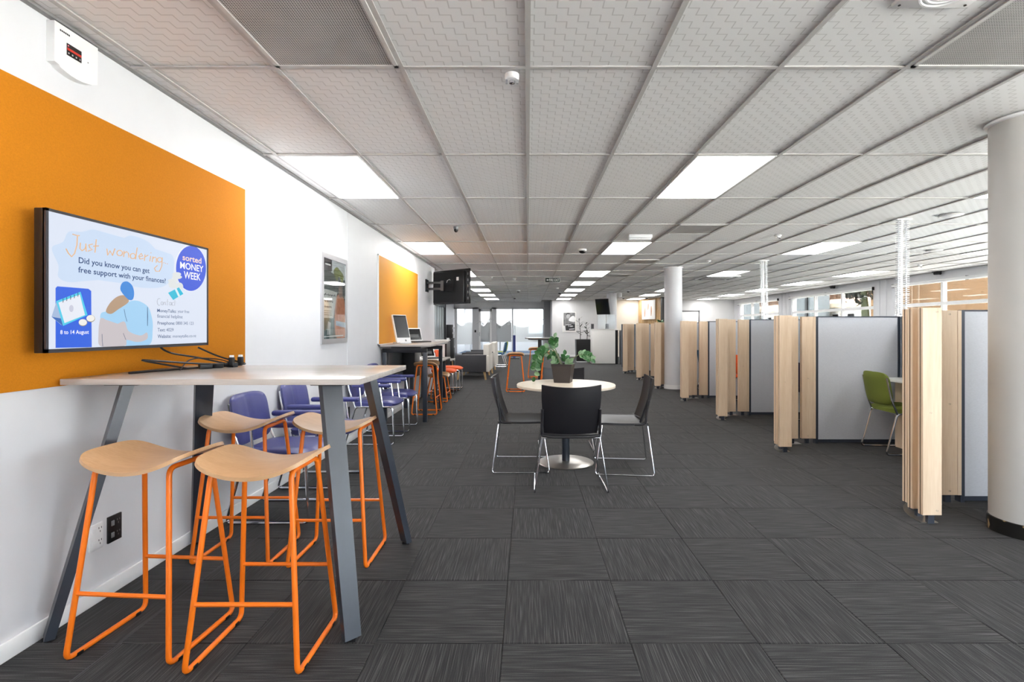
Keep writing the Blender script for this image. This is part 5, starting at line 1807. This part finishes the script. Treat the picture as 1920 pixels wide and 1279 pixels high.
# spine panels and desks
for i in range(NB):
    y0, y1 = (YP[i - 1] if i else YP[0] - 1.85) + 0.03, YP[i] - 0.03
    s = thing('spine_panel', 'slate blue spine partition closing the %s cubicle' % ordn[i], 'partition', (4.105, y0, 0), 0, 'slate spine panels')
    MB().box(0.0, 0.05, 0.02, y1 - y0 - 0.02, 0.045, 1.385).build('fabric_face', M_bluefab, s)
    MB().box(-0.004, 0.054, 0, y1 - y0, 1.385, 1.397).box(-0.004, 0.054, 0, y1 - y0, 0.0, 0.045).box(-0.004, 0.054, 0, 0.02, 0, 1.39).box(-0.004, 0.054, y1 - y0 - 0.02, y1 - y0, 0, 1.39).build('trim', M_darktrim, s)
    d = thing('cubicle_desk', 'white desk with maple pedestal in the %s cubicle' % ordn[i], 'desk', (3.77, y0 + 0.25, 0), 0, 'cubicle desks')
    MB().box(0.0, 0.32, 0, 1.50, 0.71, 0.735, bev=0.002).build('desktop', M_whitelam, d)
    MB().box(0.16, 0.31, 1.05, 1.45, 0.0, 0.71).build('pedestal', M_maple, d)
    MB().box(0.24, 0.30, 0.03, 0.09, 0.0, 0.71).build('leg', M_alu, d)
# dark end panel after the last screen
t = thing('dark_partition', 'tall charcoal partition end after the last maple screen', 'partition', (3.09, 16.7, 0))
MB().box(0, 0.16, 0.0, 0.06, 0.01, 1.41).build('front_face', M_leg, t)
MB().box(0.0, 1.2, 0.06, 0.12, 0.0, 1.41).build('rear_panel', M_bluefab, t)

# ------------------------------------------------------------------ reception end
t = thing('service_counter', 'plain white service counter with dark end frame near the far wall', 'counter', (2.28, 18.1, 0))
MB().box(0, 0.83, 0, 0.42, 0.02, 1.225, bev=0.004).build('front_panel', M_whitelam, t)
MB().box(-0.01, 0.95, -0.01, 0.43, 1.225, 1.25).build('top', M_whitelam, t)
MB().box(0.84, 0.93, 0.02, 0.4, 0.0, 1.21).build('end_frame', M_black, t)
MB().tube([(1.01, 0.1, 0), (1.01, 0.1, 1.21)], 0.025, 10).build('post', M_alu, t)
MB().box(1.05, 1.13, 0.0, 0.4, 0.0, 1.20).build('side_frame', M_black, t)
for (x, lb) in ((2.33, 'small grey speaker box at the planter end of the white counter'), (2.86, 'small grey speaker box at the column end of the white counter')):
    s = thing('speaker_box', lb, 'speaker', (x, 18.36, 1.25))
    MB().box(-0.05, 0.05, -0.06, 0.06, 0, 0.19, bev=0.006).build('housing', M_grey, s)
    MB().box(-0.04, 0.04, -0.063, -0.06, 0.02, 0.17).build('grille_cloth', M_charfab, s)
for (x, w, lb) in ((2.50, 0.30, 'clear acrylic screen standing on the white counter, planter side'), (2.82, 0.3, 'clear acrylic screen standing on the white counter, column side')):
    s = thing('acrylic_screen', lb, 'screen', (x, 18.2, 1.25))
    MB().box(0, w, 0, 0.008, 0.0, 0.52).build('sheet', M_acrylic, s)
    MB().box(0.02, 0.08, -0.04, 0.05, 0, 0.012).box(w - 0.08, w - 0.02, -0.04, 0.05, 0, 0.012).build('feet', M_acrylic, s)
t = thing('tall_planter', 'tall black planter box with sparse dark twigs beside the white counter', 'planter', (2.10, 19.4, 0))
MB().hull8(sq(0.255, 0.04), sq(0.275, 0.86)).build('box', M_black, t)
MB().box(-0.25, 0.25, -0.25, 0.25, 0.0, 0.04).build('plinth', M_white_trim, t)
for (bx, h, sd) in ((-0.1, 0.78, 1), (0.16, 0.62, 2)):
    rn = random.Random(sd)
    pts = [(bx, 0, 0.84), (bx + 0.01, 0.02, 0.84 + h * 0.4), (bx - 0.05, 0, 0.84 + h)]
    MB().tube(pts, [0.014, 0.012, 0.008], 6).build('stem', M_darkleaf, t)
    for k in range(12):
        f = 0.3 + 0.7 * k / 11
        q = Vector(pts[0]).lerp(Vector(pts[1]), f * 2) if f < 0.5 else Vector(pts[1]).lerp(Vector(pts[2]), f * 2 - 1)
        o = mkobj('leaf', leafm if False else MB().sheet([[Vector((a * 0.17, b * 0.028 * math.sin(PI * (0.1 + 0.85 * a)), 0.02 * a)) for b in (-1, 0, 1)] for a in (0, .25, .5, .75, 1)], 0.003).mesh('leaf'), M_darkleaf, t, tuple(q))
        o.rotation_euler = (rn.uniform(-0.5, 0.5), rn.uniform(-0.9, 0.2), rn.uniform(0, 6.28))
# black and white poster on far wall
t = thing('framed_poster', 'black and white photo poster hung on the far white wall', 'poster', (1.56, YW - 0.03, 1.12))
MB().box(0, 0.62, 0.0, 0.02, 0, 0.90).build('backing', M_whitelam, t)
sh = MB().box(0.05, 0.57, -0.003, 0.0, 0.06, 0.86).build('print_sheet', mat('print_grey', rgb(120, 120, 120), 0.4, noise=0.5, scale=9), t)
def flat(parent, poly, m, y, name):
    me = bpy.data.meshes.new(name)
    bm = bmesh.new()
    bm.faces.new([bm.verts.new((a, y, b)) for (a, b) in poly])
    bmesh.ops.triangulate(bm, faces=bm.faces)
    bm.to_mesh(me)
    bm.free()
    return mkobj(name, me, m, parent)
pb, pw_ = mat('print_black', rgb(44, 44, 46), 0.4), mat('print_white', rgb(232, 232, 232), 0.4)
flat(sh, smooth([(0.18, 0.66), (0.2, 0.80), (0.28, 0.83), (0.34, 0.78), (0.33, 0.66), (0.26, 0.60)]), mat('print_mid', rgb(170, 170, 170), 0.4), -0.004, 'photo_face')
flat(sh, smooth([(0.18, 0.74), (0.19, 0.83), (0.28, 0.855), (0.35, 0.80), (0.30, 0.79), (0.22, 0.79)]), pb, -0.005, 'photo_hair')
flat(sh, smooth([(0.28, 0.52), (0.36, 0.66), (0.48, 0.72), (0.56, 0.66), (0.56, 0.46), (0.4, 0.46)]), pw_, -0.0045, 'photo_shirt')
flat(sh, [(0.15, 0.06), (0.57, 0.06), (0.57, 0.34), (0.34, 0.38), (0.15, 0.30)], pb, -0.0045, 'photo_dark')
flat(sh, [(0.05, 0.06), (0.15, 0.06), (0.12, 0.26), (0.05, 0.28)], pw_, -0.005, 'photo_light')
put_text('I can', sh, pw_, 0.27, 0.47, 0.23, 0.07, lambda u, v: Vector((u, -0.0062, v)), 0.02)
flat(sh, [(0.30, 0.10), (0.54, 0.12), (0.54, 0.15), (0.30, 0.13)], pw_, -0.0062, 'text_line')
flat(sh, [(0.14, 0.30), (0.40, 0.32), (0.40, 0.345), (0.14, 0.325)], pw_, -0.0062, 'text_line')
# television on the third column
t = thing('television', 'small tilted black television bracketed to the far column', 'television', (2.72, 18.50, 2.05), math.radians(-38))
tl = Matrix.Rotation(math.radians(14), 4, 'X')
MB().box(-0.27, 0.27, -0.02, 0.03, -0.28, 0.30, M=tl, bev=0.008).build('body', M_black, t)
MB().box(-0.26, 0.26, -0.024, -0.02, -0.27, 0.29, M=tl).build('screen', M_screenblk, t)
MB().box(-0.10, 0.10, 0.03, 0.16, -0.08, 0.08).build('bracket', M_alu, t)
t = thing('hanging_sign', 'small white sign box under the ceiling on the far column', 'sign', (3.30, 18.2, ZC - 0.16))
MB().box(-0.05, 0.05, -0.08, 0.08, 0, 0.16).build('box', M_whitepl, t)
MB().box(-0.03, -0.01, -0.082, -0.08, 0.02, 0.14).build('stripe', M_grey, t)
# art board on slat wall
t = thing('art_board', 'white art board with three small brown motifs on the slatted timber wall', 'artwork', (5.05, YW - 0.62, 1.66), sl.rotation_euler[2])
MB().box(0.0, 1.25, -0.045, -0.02, 0.0, 0.80).build('panel', M_whitelam, t)
for (a, z0, z1, w_) in ((0.3, 0.15, 0.55, 0.10), (0.62, 0.42, 0.68, 0.10), (0.92, 0.18, 0.55, 0.10)):
    flat(t, smooth([(a - w_ / 2, z0), (a + w_ * 0.1, z0 - 0.02), (a + w_ / 2, (z0 + z1) / 2), (a + w_ * 0.2, z1), (a - w_ * 0.4, z1 - 0.04)]), mat('motif_brown', rgb(176, 120, 78), 0.6, noise=0.3), -0.0465, 'motif')
# desk plant behind the screens
t = thing('potted_plant', 'leafy green plant standing behind the screens by the slatted wall', 'plant', (5.05, 19.3, 1.0))
MB().lathe([(0, 0), (0.10, 0), (0.13, 0.2), (0.12, 0.2), (0, 0.19)], 20).build('pot', M_whitepl, t)
rn = random.Random(4)
for k in range(26):
    o = mkobj('leaf', leafm, None, t, (rn.uniform(-.05, .05), rn.uniform(-.05, .05), 0.2 + rn.uniform(0, 0.35)))
    o.rotation_euler = (rn.uniform(-0.6, 0.6), rn.uniform(-1.2, 0.2), rn.uniform(0, 6.28))
    o.scale = (3.4, 3.0, 3.0)
t = thing('side_cabinet', 'white low cabinet carrying the leafy plant behind the screens', 'cabinet', (5.05, 19.3, 0))
MB().box(-0.3, 0.3, -0.25, 0.25, 0.05, 0.98).build('body', M_whitelam, t)
MB().box(-0.32, 0.32, -0.27, 0.27, 0.98, 1.0).build('top', M_ashtop, t)
MB().box(-0.28, 0.28, -0.23, 0.23, 0, 0.05).build('plinth', M_black, t)
